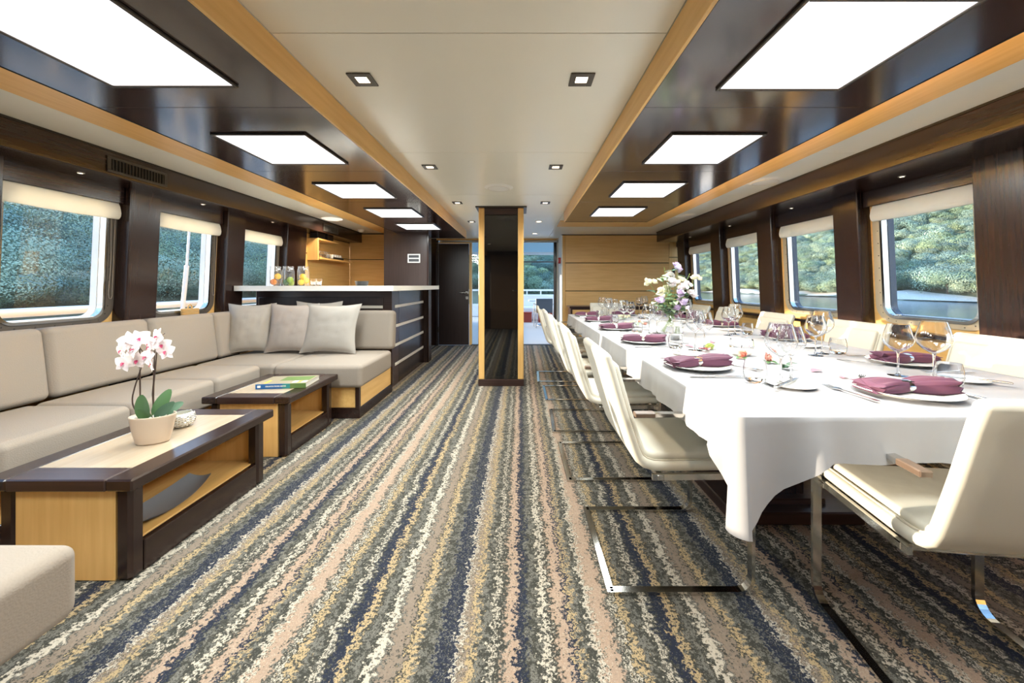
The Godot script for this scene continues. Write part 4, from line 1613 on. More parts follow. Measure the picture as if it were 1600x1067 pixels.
# padded sheet that follows a path in x/y, w wide in z, t thick, with rounded rims
func padded(b: MB, path: Array, w: float, t: float, off := 0.0, puff := 0.0) -> void:
	var np := path.size()
	var rows := []
	var r := t * 0.5
	for i in range(-2, np + 2):
		var k := clampi(i, 0, np - 1)
		var tg: Vector2 = (path[mini(k + 1, np - 1)] - path[maxi(k - 1, 0)]).normalized()
		var nn := Vector2(-tg.y, tg.x)
		var p: Vector2 = path[k] + nn * off
		var sc := 1.0
		var push := 0.0
		if i == -1 or i == np:
			sc = 0.72
			push = r * 0.7
		elif i == -2 or i == np + 1:
			sc = 0.02
			push = r
		p += tg * (push if i > 0 else -push)
		var row := PackedVector3Array()
		var hw := w / 2 - (r * (1.0 - sc) if sc < 1.0 else 0.0)
		var f := float(k) / (np - 1)
		for side in [1.0, -1.0]:
			for q in 9:       # flat run with a slight crown
				var z: float = lerpf(-(hw - r), hw - r, q / 8.0) * side
				var hgt: float = r * sc * side + (puff * (1.0 - pow(z / (hw - r), 2.0)) * sin(PI * f) if side > 0.0 else 0.0)
				var c := p + nn * hgt
				row.append(Vector3(c.x, c.y, z))
			for q in range(1, 5):  # round rim
				var a := PI * q / 5.0
				var c: Vector2 = p + nn * cos(a) * r * sc * side
				row.append(Vector3(c.x, c.y, (hw - r + sin(a) * r) * side))
		rows.append(row)
	b.grid(rows, true)


var chair_proto: Node3D

func make_chair() -> Node3D:
	var t := thing("dining_chair", "white leather cantilever dining chair with chrome frame", "dining chair")
	# shell profile: back top down to the seat front
	var back := [Vector2(-0.005, 0.85), Vector2(0.012, 0.80), Vector2(0.032, 0.73), Vector2(0.052, 0.66), Vector2(0.074, 0.59), Vector2(0.092, 0.535)]
	var prof := back.duplicate()
	prof.append_array([Vector2(0.104, 0.50), Vector2(0.118, 0.472), Vector2(0.14, 0.455), Vector2(0.17, 0.446), Vector2(0.21, 0.444)])
	for x in [0.27, 0.33, 0.39, 0.45, 0.51, 0.55]:
		prof.append(Vector2(x, 0.444 + 0.02 * (x - 0.21)))
	var b := MB.new()
	padded(b, prof, 0.47, 0.036)
	part(t, "shell", b, M.leather)
	b = MB.new()
	var inner := prof.slice(1, prof.size() - 1)
	padded(b, inner, 0.405, 0.034, 0.022, 0.010)
	part(t, "pad", b, M.leather)
	# stitched seams along both sides
	for s in [-1.0, 1.0]:
		b = MB.new()
		var path := []
		for i in range(1, prof.size() - 1):
			var tg: Vector2 = (prof[i + 1] - prof[i - 1]).normalized()
			var nn := Vector2(-tg.y, tg.x) * 0.019
			path.append(Vector3(prof[i].x + nn.x, prof[i].y + nn.y, s * 0.213))
		b.tube(path, 0.004, -1.0, 6)
		part(t, "piping", b, M.leather_seam)
	for s in [-1.0, 1.0]:
		var z: float = s * 0.255
		var pts := [Vector2(0.0, 0.007), Vector2(0.2, 0.007), Vector2(0.45, 0.007)]
		pts.append_array(arc2(0.46, 0.062, 0.055, -90.0, 0.0, 6))
		pts.append_array([Vector2(0.515, 0.2), Vector2(0.515, 0.4), Vector2(0.515, 0.585)])
		pts.append_array(arc2(0.46, 0.595, 0.055, 0.0, 90.0, 6))
		pts.append_array([Vector2(0.36, 0.65), Vector2(0.16, 0.65)])
		var path := []
		for p in pts:
			path.append(Vector3(p.x, p.y, z))
		b = MB.new()
		b.bar(path, Vector3(0, 0, 1), 0.028, 0.013)
		part(t, "side_frame", b, M.chrome)
		b = MB.new()
		b.box(Vector3(0.125, 0.65, z), Vector3(0.075, 0.018, 0.031), 0.003)
		part(t, "arm_cap", b, M.wenge_along if false else M.beech_arm)
		b = MB.new()
		b.bar([Vector3(0.512, 0.418, s * 0.236), Vector3(0.16, 0.413, s * 0.236)], Vector3(0, 0, 1), 0.014, 0.022)
		part(t, "seat_rail", b, M.chrome)
	b = MB.new()
	b.box(Vector3(0.0, 0.007, 0), Vector3(0.028, 0.013, 0.536), 0.002)
	part(t, "floor_bar", b, M.chrome)
	for x in [0.505, 0.19]:
		b = MB.new()
		b.box(Vector3(x, 0.413, 0), Vector3(0.024, 0.02, 0.49), 0.002)
		part(t, "cross_bar", b, M.chrome)
	return t


func make_chairs() -> void:
	chair_proto = make_chair()
	var g := "white chairs round the dining table"
	var first := true
	for c in [[0.325, 1.655, "white leather cantilever chair on the aisle side, first from the table's draped corner"], [0.275, 2.455, "white leather cantilever chair on the aisle side, second from the table's draped corner"], [0.26, 3.18, "white leather cantilever chair on the aisle side, third from the table's draped corner"], [0.25, 3.99, "white leather cantilever chair on the aisle side, fourth from the table's draped corner"], [0.21, 4.70, "white leather cantilever chair on the aisle side, last before the open deck door"]]:
		if first:
			chair_proto.position = P(c[0], 0, c[1])
			chair_proto.set_meta("label", c[2])
			chair_proto.set_meta("group", g)
			first = false
		else:
			copy(chair_proto, P(c[0], 0, c[1]), rng_turn(c[1]), c[2], g)
	for c in [[2.36, 1.86, "white leather chair on the window side in the bay of the nearest wide window"], [2.36, 2.70, "white leather chair on the window side, second along from the table's draped end"], [2.36, 3.55, "white leather chair on the window side, third along, across from the flower vase"], [2.36, 4.35, "white leather chair on the window side, fourth along from the table's draped end"], [2.34, 5.0, "white leather chair on the window side, closest to the wooden end wall"]]:
		copy(chair_proto, P(c[0], 0, c[1]), PI + rng_turn(c[1]), c[2], g)
	copy(chair_proto, P(1.25, 0, 0.835), PI / 2 - 0.12, "white leather chair at the head of the table seen from behind", g)
	copy(chair_proto, P(1.24, 0, 5.6), -PI / 2, "white leather chair at the far head of the table before the wooden wall", g)


func rng_turn(k: float) -> float:
	return 0.03 * sin(k * 37.0)


func make_dining_table() -> void:
	var t := thing("dining_table", "long dining table on dark pedestal feet under a white cloth", "table", P(1.3, 0, 3.0))
	boxp(t, "table_top", Vector3(0, 0.732, 0), Vector3(1.36, 0.03, 3.82), M.wenge_along, 0.004)
	for z in [-1.0, 1.0]:
		var zz: float = z * 0.98
		boxp(t, "pedestal", Vector3(0, 0.385, zz), Vector3(0.22, 0.66, 0.22), M.wenge_up, 0.006)
		boxp(t, "foot_plate", Vector3(0, 0.03, zz), Vector3(0.62, 0.06, 0.46), M.wenge_across, 0.006)
		boxp(t, "foot_step", Vector3(0, 0.07, zz), Vector3(0.36, 0.03, 0.32), M.wenge_across, 0.006)
	# cloth with hanging corners
	var c := thing("tablecloth", "white linen tablecloth with hanging corners on the dining table", "tablecloth", P(1.3, 0.7475, 3.0))
	var hx := 0.692
	var hz := 1.922
	var rad := 0.02
	var per := []        # [point, normal, distance to the nearest corner, running length]
	var run := 0.0
	var corners := [Vector2(hx, hz), Vector2(-hx, hz), Vector2(-hx, -hz), Vector2(hx, -hz)]
	for k in 4:
		var a: Vector2 = corners[k]
		var b2: Vector2 = corners[(k + 1) % 4]
		var e := (b2 - a)
		var len := e.length()
		e = e.normalized()
		var nrm := Vector2(e.y, -e.x)
		if nrm.dot(a + b2) < 0.0:
			nrm = -nrm
		var prevn: Vector2 = [Vector2(1, 0), Vector2(0, 1), Vector2(-1, 0), Vector2(0, -1)][k]
		# round corner
		for j in 9:
			var q := prevn.slerp(nrm, j / 8.0).normalized()
			per.append([a - Vector2(signf(a.x), signf(a.y)) * rad + q * rad, q, 0.0, run])
			run += rad * 0.2
		var steps := int(len / 0.022)
		for j in range(1, steps):
			var s := len * j / steps
			if s < rad or s > len - rad:
				continue
			per.append([a + e * s, nrm, minf(s, len - s) * (1.0 if absf(nrm.y) > 0.5 else 2.3), run + s])
		run += len
	var nz := FastNoiseLite.new()
	nz.seed = 8
	nz.frequency = 1.0
	nz.fractal_octaves = 2
	var rows := []
	for k in 13:
		var tt := maxf(0.0, (k - 2) / 10.0)
		var row := PackedVector3Array()
		for q in per:
			var dc: float = q[2]
			var drop := 0.122 + 0.006 * nz.get_noise_1d(q[3] * 2.0) + 0.205 * maxf(0.0, 1.0 - dc / 0.23)
			var fold := 0.034 * (0.35 - absf(nz.get_noise_1d(q[3] * 3.6 + 30.0))) + 0.010 * nz.get_noise_1d(q[3] * 9.0 + 90.0)
			var corner := 0.012 * exp(-pow(dc / 0.04, 2.0)) - 0.03 * exp(-pow((dc - 0.11) / 0.05, 2.0)) + 0.018 * exp(-pow((dc - 0.24) / 0.06, 2.0))
			var out := 0.006 + tt * (0.008 + fold + corner)
			var p: Vector2 = q[0] + q[1] * out
			var y := 0.004 - drop * tt
			if k == 0:
				p = q[0] * Vector2(1.0 - 0.02 / hx, 1.0 - 0.02 / hz)
				y = 0.004
			elif k == 1:
				p = q[0]
				y = 0.0034
			row.append(Vector3(p.x, y, p.y))
		rows.append(row)
	var b := MB.new()
	b.grid(rows, true)
	var k2 := Vector2(hx - 0.02, hz - 0.02)
	b.quad(Vector3(-k2.x, 0.004, -k2.y), Vector3(k2.x, 0.004, -k2.y), Vector3(k2.x, 0.004, k2.y), Vector3(-k2.x, 0.004, k2.y), Vector3.UP)
	part(c, "cloth", b, M.linen)


const TY := 0.7525   # upper side of the cloth

func napkin_mesh() -> ArrayMesh:
	var b := MB.new()
	var rows := []
	var n := 26
	var seg := 48
	for i in n + 1:
		var u := 2.0 * i / n - 1.0
		var row := PackedVector3Array()
		var w := 0.024 + 0.040 * pow(absf(u), 0.7) * (1.0 if u < 0.0 else 1.15 - 0.75 * u * u)
		var h := 0.0165 + 0.006 * sin(PI * minf(1.0, absf(u) * 1.1))
		for k in seg:
			var a := TAU * k / seg
			var ca := signf(cos(a)) * pow(absf(cos(a)), 0.6)
			var sa := signf(sin(a)) * pow(absf(sin(a)), 0.6)
			var pleat := 1.0 + 0.16 * sin(a * 9.0 + u * 0.8)
			var layer := 0.012 * sin(sa * 9.0) * absf(u)
			row.append(Vector3(u * 0.128 + layer, 0.0185 + h * sa * (pleat if sa > 0.2 else 1.0) + 0.014 * maxf(0.0, u) * maxf(0.0, sa), w * ca + 0.004 * sin(sa * 11.0) * absf(u) + 0.012 * u * u))
		rows.append(row)
	for e in [0, n]:
		var mid := Vector3.ZERO
		for p in rows[e]:
			mid += p
		mid /= seg
		var cap := PackedVector3Array()
		for k in seg:
			cap.append(mid.lerp(rows[e][k], 0.05))
		if e == 0:
			rows.insert(0, cap)
			n += 1
		else:
			rows.append(cap)
	b.grid(rows, true)
	return b.mesh()


func make_settings() -> void:
	# plates
	var pl := MB.new()
	pl.lathe(Vector3.ZERO, [[0.0, 0.004], [0.09, 0.004], [0.10, 0.006], [0.138, 0.016], [0.141, 0.0175], [0.139, 0.0195], [0.10, 0.0105], [0.088, 0.0085], [0.0, 0.0085]], 48)
	pl.lathe(Vector3.ZERO, [[0.075, 0.005], [0.078, 0.0], [0.084, 0.0], [0.087, 0.005]], 48)
	var plm := pl.mesh()
	var sp := MB.new()
	sp.lathe(Vector3.ZERO, [[0.0, 0.0], [0.05, 0.0], [0.078, 0.009], [0.08, 0.011], [0.077, 0.0115], [0.05, 0.004], [0.0, 0.004]], 40)
	var spm := sp.mesh()
	var nap := napkin_mesh()
	var rg := MB.new()
	rg.lathe(Vector3.ZERO, [[0.029, -0.019], [0.0305, -0.019], [0.0315, 0.0], [0.0305, 0.019], [0.029, 0.019], [0.03, 0.0], [0.029, -0.019]], 28, 0.66, 1.0)
	var rgm := rg.mesh()
	# cutlery lies along +x, handle end at the diner
	var kh := MB.new()
	kh.rbox(Vector3(-0.065, 0.005, 0), Vector3(0.10, 0.008, 0.014), 0.0038, Vector3.ZERO, Basis(), 2)
	var khm := kh.mesh()
	var kb := MB.new()
	kb.slab(PackedVector2Array([Vector2(-0.016, -0.007), Vector2(0.07, -0.009), Vector2(0.1, -0.004), Vector2(0.112, 0.006), Vector2(-0.016, 0.007)]), 0.0018, Vector3(0, 0.0048, 0), Basis(Vector3(1, 0, 0), Vector3(0, 0, 1), Vector3(0, -1, 0)))
	var kbm := kb.mesh()
	var fh := MB.new()
	fh.slab(PackedVector2Array([Vector2(-0.1, -0.008), Vector2(-0.02, -0.004), Vector2(0.035, -0.003), Vector2(0.035, 0.003), Vector2(-0.02, 0.004), Vector2(-0.1, 0.008)]), 0.0024, Vector3(0, 0.006, 0), Basis(Vector3(1, 0, 0), Vector3(0, 0, 1), Vector3(0, -1, 0)))
	var fhm := fh.mesh()
	var ft := MB.new()
	ft.slab(PackedVector2Array([Vector2(0.033, -0.003), Vector2(0.05, -0.012), Vector2(0.064, -0.012), Vector2(0.064, 0.012), Vector2(0.05, 0.012), Vector2(0.033, 0.003)]), 0.0022, Vector3(0, 0.0058, 0), Basis(Vector3(1, 0, 0), Vector3(0, 0, 1), Vector3(0, -1, 0)))
	for z in [-0.0105, -0.0035, 0.0035, 0.0105]:
		ft.bar([Vector3(0.063, 0.0055, z), Vector3(0.08, 0.0045, z), Vector3(0.105, 0.006, z)], Vector3(0, 0, 1), 0.0026, 0.002)
	var ftm := ft.mesh()
	# glasses
	var wine := MB.new()
	wine.lathe(Vector3.ZERO, [[0.0, 0.104], [0.012, 0.107], [0.03, 0.119], [0.047, 0.139], [0.053, 0.155], [0.052, 0.172], [0.045, 0.2], [0.037, 0.228], [0.0362, 0.2285], [0.0355, 0.228], [0.0435, 0.2], [0.0505, 0.172], [0.0515, 0.155], [0.0457, 0.14], [0.029, 0.121], [0.0115, 0.109], [0.0, 0.107]], 28)
	var winem := wine.mesh()
	var stem := MB.new()
	stem.lathe(Vector3.ZERO, [[0.0, 0.0], [0.036, 0.0008], [0.0362, 0.0018], [0.012, 0.0045], [0.0045, 0.012], [0.0035, 0.05], [0.004, 0.095], [0.008, 0.104], [0.0, 0.106]], 24)
	var stemm := stem.mesh()
	var tb := MB.new()
	tb.lathe(Vector3.ZERO, [[0.0, 0.001], [0.026, 0.001], [0.036, 0.012], [0.0405, 0.035], [0.039, 0.06], [0.034, 0.085], [0.0332, 0.0855], [0.0325, 0.085], [0.0375, 0.06], [0.039, 0.035], [0.035, 0.014]], 28)
	tb.lathe(Vector3.ZERO, [[0.0, 0.006], [0.024, 0.0065], [0.033, 0.014]], 28)
	var tbm := tb.mesh()
	# seats: x, d, turn of the diner's forward (+x), words
	var seats := []
	for d in [1.72, 2.47, 3.2, 3.92, 4.6]:
		seats.append([0.79, d, 0.0, "on the aisle side of the dining table"])
	for d in [1.80, 2.62, 3.45, 4.2, 4.72]:
		seats.append([1.80, d, PI, "on the window side of the dining table"])
	seats.append([1.30, 1.30, PI / 2, "at the draped head of the dining table"])
	seats.append([1.26, 4.73, -PI / 2, "at the far head of the dining table"])
	var no := 0
	for s in seats:
		no += 1
		var at := P(s[0], TY, s[1])
		var bs := Basis(Vector3.UP, s[2])
		var where: String = s[3]
		var solo := where.contains("head")
		var mk := func(called: String, label: String, cat: String, f: float, r: float, turn: float, lift := 0.0) -> Node3D:
			return thing(called, label + " " + where, cat, at + bs * Vector3(f, lift, r), s[2] + turn, "" if solo else "%s %s" % [called.replace("_", " ").replace("glass", "glasse").replace("knife", "knive") + "s", where])
		var p: Node3D = mk.call("dinner_plate", "white dinner plate", "plate", 0.0, 0.0, 0.0)
		piece(p, "plate", plm, M.porcelain)
		var wob := 0.28 * sin(no * 2.3) - 0.12
		var nk: Node3D = mk.call("napkin", "plum napkin in a silver ring", "napkin", 0.0, 0.0, -s[2] + wob + (0.0 if s[2] != PI else PI), 0.0092)
		piece(nk, "cloth", nap, M.plum)
		var ringo := piece(nk, "ring", rgm, M.silver, Vector3(0.0, 0.0195, 0))
		ringo.rotation = Vector3(0, 0, PI / 2)
		var kn: Node3D = mk.call("table_knife", "silver table knife", "knife", 0.0, 0.185, 0.03 * sin(no * 5.0))
		piece(kn, "handle", khm, M.silver)
		piece(kn, "blade", kbm, M.silver)
		var fk: Node3D = mk.call("table_fork", "silver table fork", "fork", 0.0, -0.185, 0.03 * sin(no * 3.0))
		piece(fk, "handle", fhm, M.silver)
		piece(fk, "tines", ftm, M.silver)
		if no != 5 and no != 10 and no != 12:
			var sd: Node3D = mk.call("side_plate", "small white side plate", "side plate", 0.10, -0.315, 0.0)
			piece(sd, "plate", spm, M.porcelain)
			var bk: Node3D = mk.call("butter_knife", "silver butter knife across the side plate", "butter knife", 0.10, -0.33, -0.9, 0.0095)
			piece(bk, "handle", khm, M.silver)
			piece(bk, "blade", kbm, M.silver)
		var df: Node3D = mk.call("dessert_fork", "small dessert fork beyond the plate", "fork", 0.195, 0.02, -PI / 2 + 0.75)
		df.scale = Vector3(0.8, 1, 0.8)
		piece(df, "handle", fhm, M.silver)
		piece(df, "tines", ftm, M.silver)
		for g in [[0.185, 0.285, "red wine glass", 1.0], [0.265, 0.225, "white wine glass", 0.92]]:
			var w: Node3D = mk.call("wine_glass", "large clear " + g[2], "wine glass", g[0] + 0.012 * sin(no * 4.0), g[1] + 0.012 * sin(no * 7.0), 0.0)
			w.scale = Vector3.ONE * g[3]
			piece(w, "bowl", winem, M.stemware)
			piece(w, "stem", stemm, M.stemware)
		var tu: Node3D = mk.call("water_tumbler", "clear stemless water tumbler", "tumbler", 0.10, 0.26, 0.0)
		piece(tu, "glass", tbm, M.stemware)


func stalk(a: Vector3, m: Vector3, e: Vector3, r := 0.0022) -> MB:
	var b := MB.new()
	var pts := []
	for k in 9:
		var t := k / 8.0
		pts.append(a.lerp(m, t).lerp(m.lerp(e, t), t))
	b.tube(pts, r, r * 0.7, 6)
	return b


func make_centrepieces() -> void:
	# vase
	var v := thing("flower_vase", "round-bellied clear glass vase full of stems in the middle of the table", "vase", P(1.15, TY, 2.96))
	var b := MB.new()
	b.lathe(Vector3.ZERO, [[0.0, 0.002], [0.05, 0.002], [0.075, 0.02], [0.09, 0.055], [0.085, 0.095], [0.062, 0.135], [0.05, 0.16], [0.058, 0.185]], 36)
	part(v, "glass", b, M.jar_glass)
	b = MB.new()
	b.lathe(Vector3.ZERO, [[0.0, 0.006], [0.048, 0.006], [0.072, 0.022], [0.087, 0.055], [0.083, 0.09], [0.0, 0.09]], 32)
	part(v, "water", b, M.drink)
	# blooms
	var rose := MB.new()
	for k in 14:
		var a := k * 2.4
		var q := k / 14.0
		blade(rose, Vector3(0, -0.008, 0), Vector3(cos(a) * (0.25 + 0.75 * q), 1.0 - 0.75 * q, sin(a) * (0.25 + 0.75 * q)).normalized(), Vector3(-cos(a) * 0.6, 0.8, -sin(a) * 0.6).normalized(), 0.026 + 0.012 * q, 0.022 + 0.014 * q, -0.25, 0.22, 0.8, 5)
	var rosem := rose.mesh()
	var bud := MB.new()
	bud.lathe(Vector3.ZERO, [[0.0, -0.012], [0.008, -0.006], [0.011, 0.004], [0.007, 0.014], [0.0, 0.019]], 10)
	var budm := bud.mesh()
	var lf := MB.new()
	blade(lf, Vector3.ZERO, Vector3(1, 0.25, 0).normalized(), Vector3(-0.24, 0.97, 0).normalized(), 0.06, 0.034, 0.35, 0.08, 0.75, 7)
	var lfm := lf.mesh()
	var base := P(1.15, TY, 2.96)
	var kinds := [["cream_rose", "stem of cream lisianthus blooms in the glass vase", M.petal_cream, M.leaf_green], ["white_rose", "stem of white lisianthus blooms in the glass vase", M.petal_white, M.leaf_green], ["lilac_flower", "stem of lilac blooms in the glass vase", M.petal_lilac, M.leaf_deep], ["eucalyptus_sprig", "pale green eucalyptus sprig in the glass vase", null, M.leaf_pale]]
	rng.seed = 77
	var spec := [[0, -0.10, 0.22, 0.06], [2, -0.09, 0.17, 0.07], [0, -0.16, 0.30, 0.0], [3, -0.07, 0.36, 0.02], [3, -0.03, 0.42, -0.04], [1, -0.02, 0.31, 0.05], [1, 0.05, 0.24, 0.08], [2, 0.04, 0.20, 0.10], [0, 0.07, 0.33, 0.0], [1, 0.11, 0.29, 0.04], [2, 0.05, 0.14, 0.10], [2, 0.07, 0.41, -0.02], [3, 0.16, 0.37, -0.02], [0, 0.18, 0.33, 0.02], [1, 0.14, 0.22, 0.05], [3, 0.12, 0.17, 0.05], [3, -0.13, 0.15, 0.04], [0, 0.0, 0.25, -0.08], [1, 0.02, 0.35, -0.07], [3, 0.0, 0.16, 0.11]]
	for s in spec:
		var kd: Array = kinds[s[0]]
		var t := thing(kd[0], kd[1], "flower stem" if s[0] < 3 else "greenery", base, 0.0, "stems in the glass vase")
		var foot := Vector3(-s[1] * 0.35, 0.012, -s[3] * 0.35)
		var neck := Vector3(s[1] * 0.12, 0.16, s[3] * 0.12)
		var top := Vector3(s[1], s[2] + 0.09, s[3])
		part(t, "stalk", stalk(foot, neck, top), M.stem_green)
		var nb := 4 if s[0] < 3 else 0
		for k in nb:
			var off := Vector3(rng.randf_range(-0.035, 0.035), rng.randf_range(-0.045, 0.02), rng.randf_range(-0.03, 0.035)) if k > 0 else Vector3.ZERO
			var f := piece(t, "bloom", rosem if k < 3 else budm, kd[2], top + off)
			f.rotation = Vector3(rng.randf_range(0.1, 0.9), rng.randf() * 6.0, rng.randf_range(-0.5, 0.5))
			f.scale = Vector3.ONE * rng.randf_range(1.0, 1.4)
		for k in (6 if s[0] < 3 else 12):
			var q := rng.randf_range(0.45, 1.0)
			var at := foot.lerp(neck, q).lerp(neck.lerp(top, q), q)
			var l := piece(t, "leaf", lfm, kd[3], at)
			l.rotation = Vector3(rng.randf_range(-0.5, 0.5), rng.randf() * TAU, rng.randf_range(-0.3, 0.6))
			l.scale = Vector3.ONE * rng.randf_range(0.8, 1.25)
	# low posy farther along
	for s in [[1.02, 3.42], [1.10, 4.1]]:
		var t := thing("table_posy", "low posy of cream and peach blooms lying on the table beyond the vase", "posy", P(s[0], TY, s[1]), s[1], "low posies along the table")
		for k in 9:
			var f := piece(t, "bloom", rosem, M.petal_cream if k % 3 != 0 else M.rose_peach, Vector3(rng.randf_range(-0.09, 0.09), 0.022 + rng.randf() * 0.02, rng.randf_range(-0.05, 0.05)))
			f.rotation = Vector3(rng.randf_range(-0.6, 0.6), rng.randf() * 6.0, rng.randf_range(-0.6, 0.6))
			f.scale = Vector3.ONE * 0.8
		for k in 8:
			var l := piece(t, "leaf", lfm, M.leaf_pale if k % 2 else M.leaf_green, Vector3(rng.randf_range(-0.09, 0.09), 0.014, rng.randf_range(-0.05, 0.05)))
			l.rotation = Vector3(0, rng.randf() * TAU, 0)
	# candle glasses
	var cg := MB.new()
	cg.lathe(Vector3.ZERO, [[0.0, 0.002], [0.035, 0.002], [0.052, 0.018], [0.058, 0.05], [0.054, 0.085]], 32)
	var cgm := cg.mesh()
	var cn := MB.new()
	cn.lathe(Vector3.ZERO, [[0.0, 0.006], [0.034, 0.006], [0.046, 0.018], [0.046, 0.04], [0.0, 0.042]], 28)
	var cnm := cn.mesh()
	var wick := MB.new()
	wick.tube([Vector3(0, 0.04, 0), Vector3(0.001, 0.054, 0)], 0.0012, -1.0, 6)
	var wm := wick.mesh()
	for s in [[1.16, 2.02], [1.05, 2.62], [1.2, 3.75]]:
		var t := thing("candle_glass", "white candle in a round clear glass on the table runner line", "candle", P(s[0], TY, s[1]), 0.0, "candle glasses on the table")
		piece(t, "glass", cgm, M.stemware)
		piece(t, "wax", cnm, M.porcelain)
		piece(t, "wick", wm, M.black_gap)
	# loose blooms, leaves and petals on the cloth
	var lily := thing("lily_bud", "green and pink lily bud lying on the cloth before the vase", "flower", P(1.05, TY, 2.17), 0.9)
	b = MB.new()
	for k in 5:
		var a := TAU * k / 5.0
		blade(b, Vector3(0, 0.018, 0), Vector3(0.95, 0.2 * sin(a), 0.3 * cos(a)).normalized(), Vector3(-0.1, sin(a), cos(a)).normalized(), 0.10, 0.03, 0.1, 0.12, 0.8, 7)
	part(lily, "petals", b, M.leaf_yellow)
	b = MB.new()
	for k in 4:
		blade(b, Vector3(-0.01 - 0.012 * k, 0.012, 0.01 * sin(k * 3.0)), Vector3(-0.8, 0.3, 0.6 * cos(k * 2.0)).normalized(), Vector3.UP, 0.045, 0.03, 0.2, 0.2, 0.8, 6)
	part(lily, "pink_petals", b, M.petal_pink)
	for s in [[1.12, 1.93, 0.5], [1.17, 1.83, 2.1]]:
		var t := thing("loose_rose", "small peach rosebud with leaves lying on the cloth beside the candle glass", "flower", P(s[0], TY, s[1]), s[2], "loose rosebuds on the cloth")
		var f := piece(t, "bloom", rosem, M.rose_peach, Vector3(0, 0.02, 0))
		f.rotation = Vector3(0, 0, 1.2)
		for k in 3:
			var l := piece(t, "leaf", lfm, M.leaf_green, Vector3(-0.01, 0.008, 0))
			l.rotation = Vector3(0, 2.0 + k, 0)
			l.scale = Vector3.ONE * 0.7
	var lv := thing("loose_leaves", "cluster of small green leaves lying on the cloth by the stemmed glasses", "leaves", P(1.16, TY, 1.675), 0.4)
	for k in 6:
		var l := piece(lv, "leaf", lfm, M.leaf_deep if k % 2 else M.leaf_green, Vector3(rng.randf_range(-0.02, 0.02), 0.006 + 0.003 * k, rng.randf_range(-0.02, 0.02)))
		l.rotation = Vector3(0, k * 1.1, 0.2)
		l.scale = Vector3.ONE * 0.75
	var pt := MB.new()
	blade(pt, Vector3.ZERO, Vector3(1, 0.15, 0).normalized(), Vector3(-0.15, 1, 0).normalized(), 0.055, 0.032, 0.1, 0.25, 0.8, 6)
	var ptm := pt.mesh()
	for s in [[1.235, 1.63, 0.3], [1.02, 2.28, 2.0], [1.22, 2.45, 1.0], [1.3, 1.55, 4.0]]:
		var t := thing("rose_petal", "single pink rose petal lying on the white cloth", "petal", P(s[0], TY + 0.001, s[1]), s[2], "pink petals on the cloth")
		piece(t, "petal", ptm, M.petal_pink)
	# sideboard under the end wall
	var sb := thing("sideboard", "dark framed sideboard with beech doors against the wooden end wall", "sideboard", P(1.68, 0, 6.42))
	boxp(sb, "top", Vector3(0, 0.765, 0), Vector3(1.78, 0.03, 0.40), M.wenge_across, 0.004)
	boxp(sb, "body", Vector3(0, 0.40, -0.01), Vector3(1.74, 0.70, 0.36), M.wenge_across, 0.004)
	boxp(sb, "plinth", Vector3(0, 0.025, -0.02), Vector3(1.66, 0.05, 0.32), M.black_gap, 0.0)
	for k in 4:
		var dr := boxp(sb, "door", Vector3(-0.642 + 0.428 * k, 0.405, 0.178), Vector3(0.40, 0.64, 0.018), M.beech_across, 0.003)
		var kn := MB.new()
		kn.lathe(Vector3.ZERO, [[0.0, 0.02], [0.008, 0.018], [0.01, 0.012], [0.004, 0.008], [0.004, 0.0]], 12)
		var ko := part(dr, "knob", kn, M.dark_steel)
		ko.position = Vector3(-0.642 + 0.428 * k, 0.66, 0.187)
		ko.rotation.x = PI / 2


# ---------------------------------------------------------------- outside

var hill_noise := FastNoiseLite.new()
const SEA_Y := -3.4

func right_h(x: float, d: float) -> float:
	var shore := 119.0 + 7.0 * hill_noise.get_noise_2d(d * 0.35, 5.0)
	var s := x - shore
	if s < 0.0:
		return SEA_Y + s * 0.12
	var slope := 0.36 + 0.08 * hill_noise.get_noise_2d(d * 0.2, 80.0)
	return SEA_Y + minf(s, 9.0) * 0.12 + maxf(0.0, s - 9.0) * slope * (0.55 + 0.45 * smoothstep(0.0, 60.0, s - 9.0)) + 3.0 * hill_noise.get_noise_2d(x * 0.4, d * 0.4)


func left_h(x: float, d: float) -> float:
	var s := -x - 40.0 + 4.0 * hill_noise.get_noise_2d(d * 0.5, 33.0)
	if s < 0.0:
		return SEA_Y + s * 0.3
	var ramp := smoothstep(0.40, 0.6, d / maxf(1.0, -x))
	return SEA_Y + minf(0.8 + minf(s, 4.0) * 0.4 + maxf(0.0, s - 4.0) * 0.42, 3.0 - 0.2 * x) * ramp - (1.0 - ramp) * 2.0 + 1.5 * ramp * hill_noise.get_noise_2d(x * 0.6, d * 0.6)


func aft_h(x: float, d: float) -> float:
	return SEA_Y + maxf(0.0, d - 95.0) * 0.42 + 2.0 * hill_noise.get_noise_2d(x * 0.5, d * 0.5) * smoothstep(95.0, 110.0, d)


func terrain(called: String, fn: Callable, x0: float, x1: float, d0: float, d1: float, nx: int, nd: int, m: Material) -> void:
	var rows := []
	for i in nd + 1:
		var row := PackedVector3Array()
		var d := lerpf(d0, d1, float(i) / nd)
		for j in nx + 1:
			var x := lerpf(x0, x1, float(j) / nx)
			row.append(P(x, fn.call(x, d), d))
		rows.append(row)
	var b := MB.new()
	b.grid(rows, false, Vector3.UP)
	var o := struct(called)
	part(o, "ground", b, m)


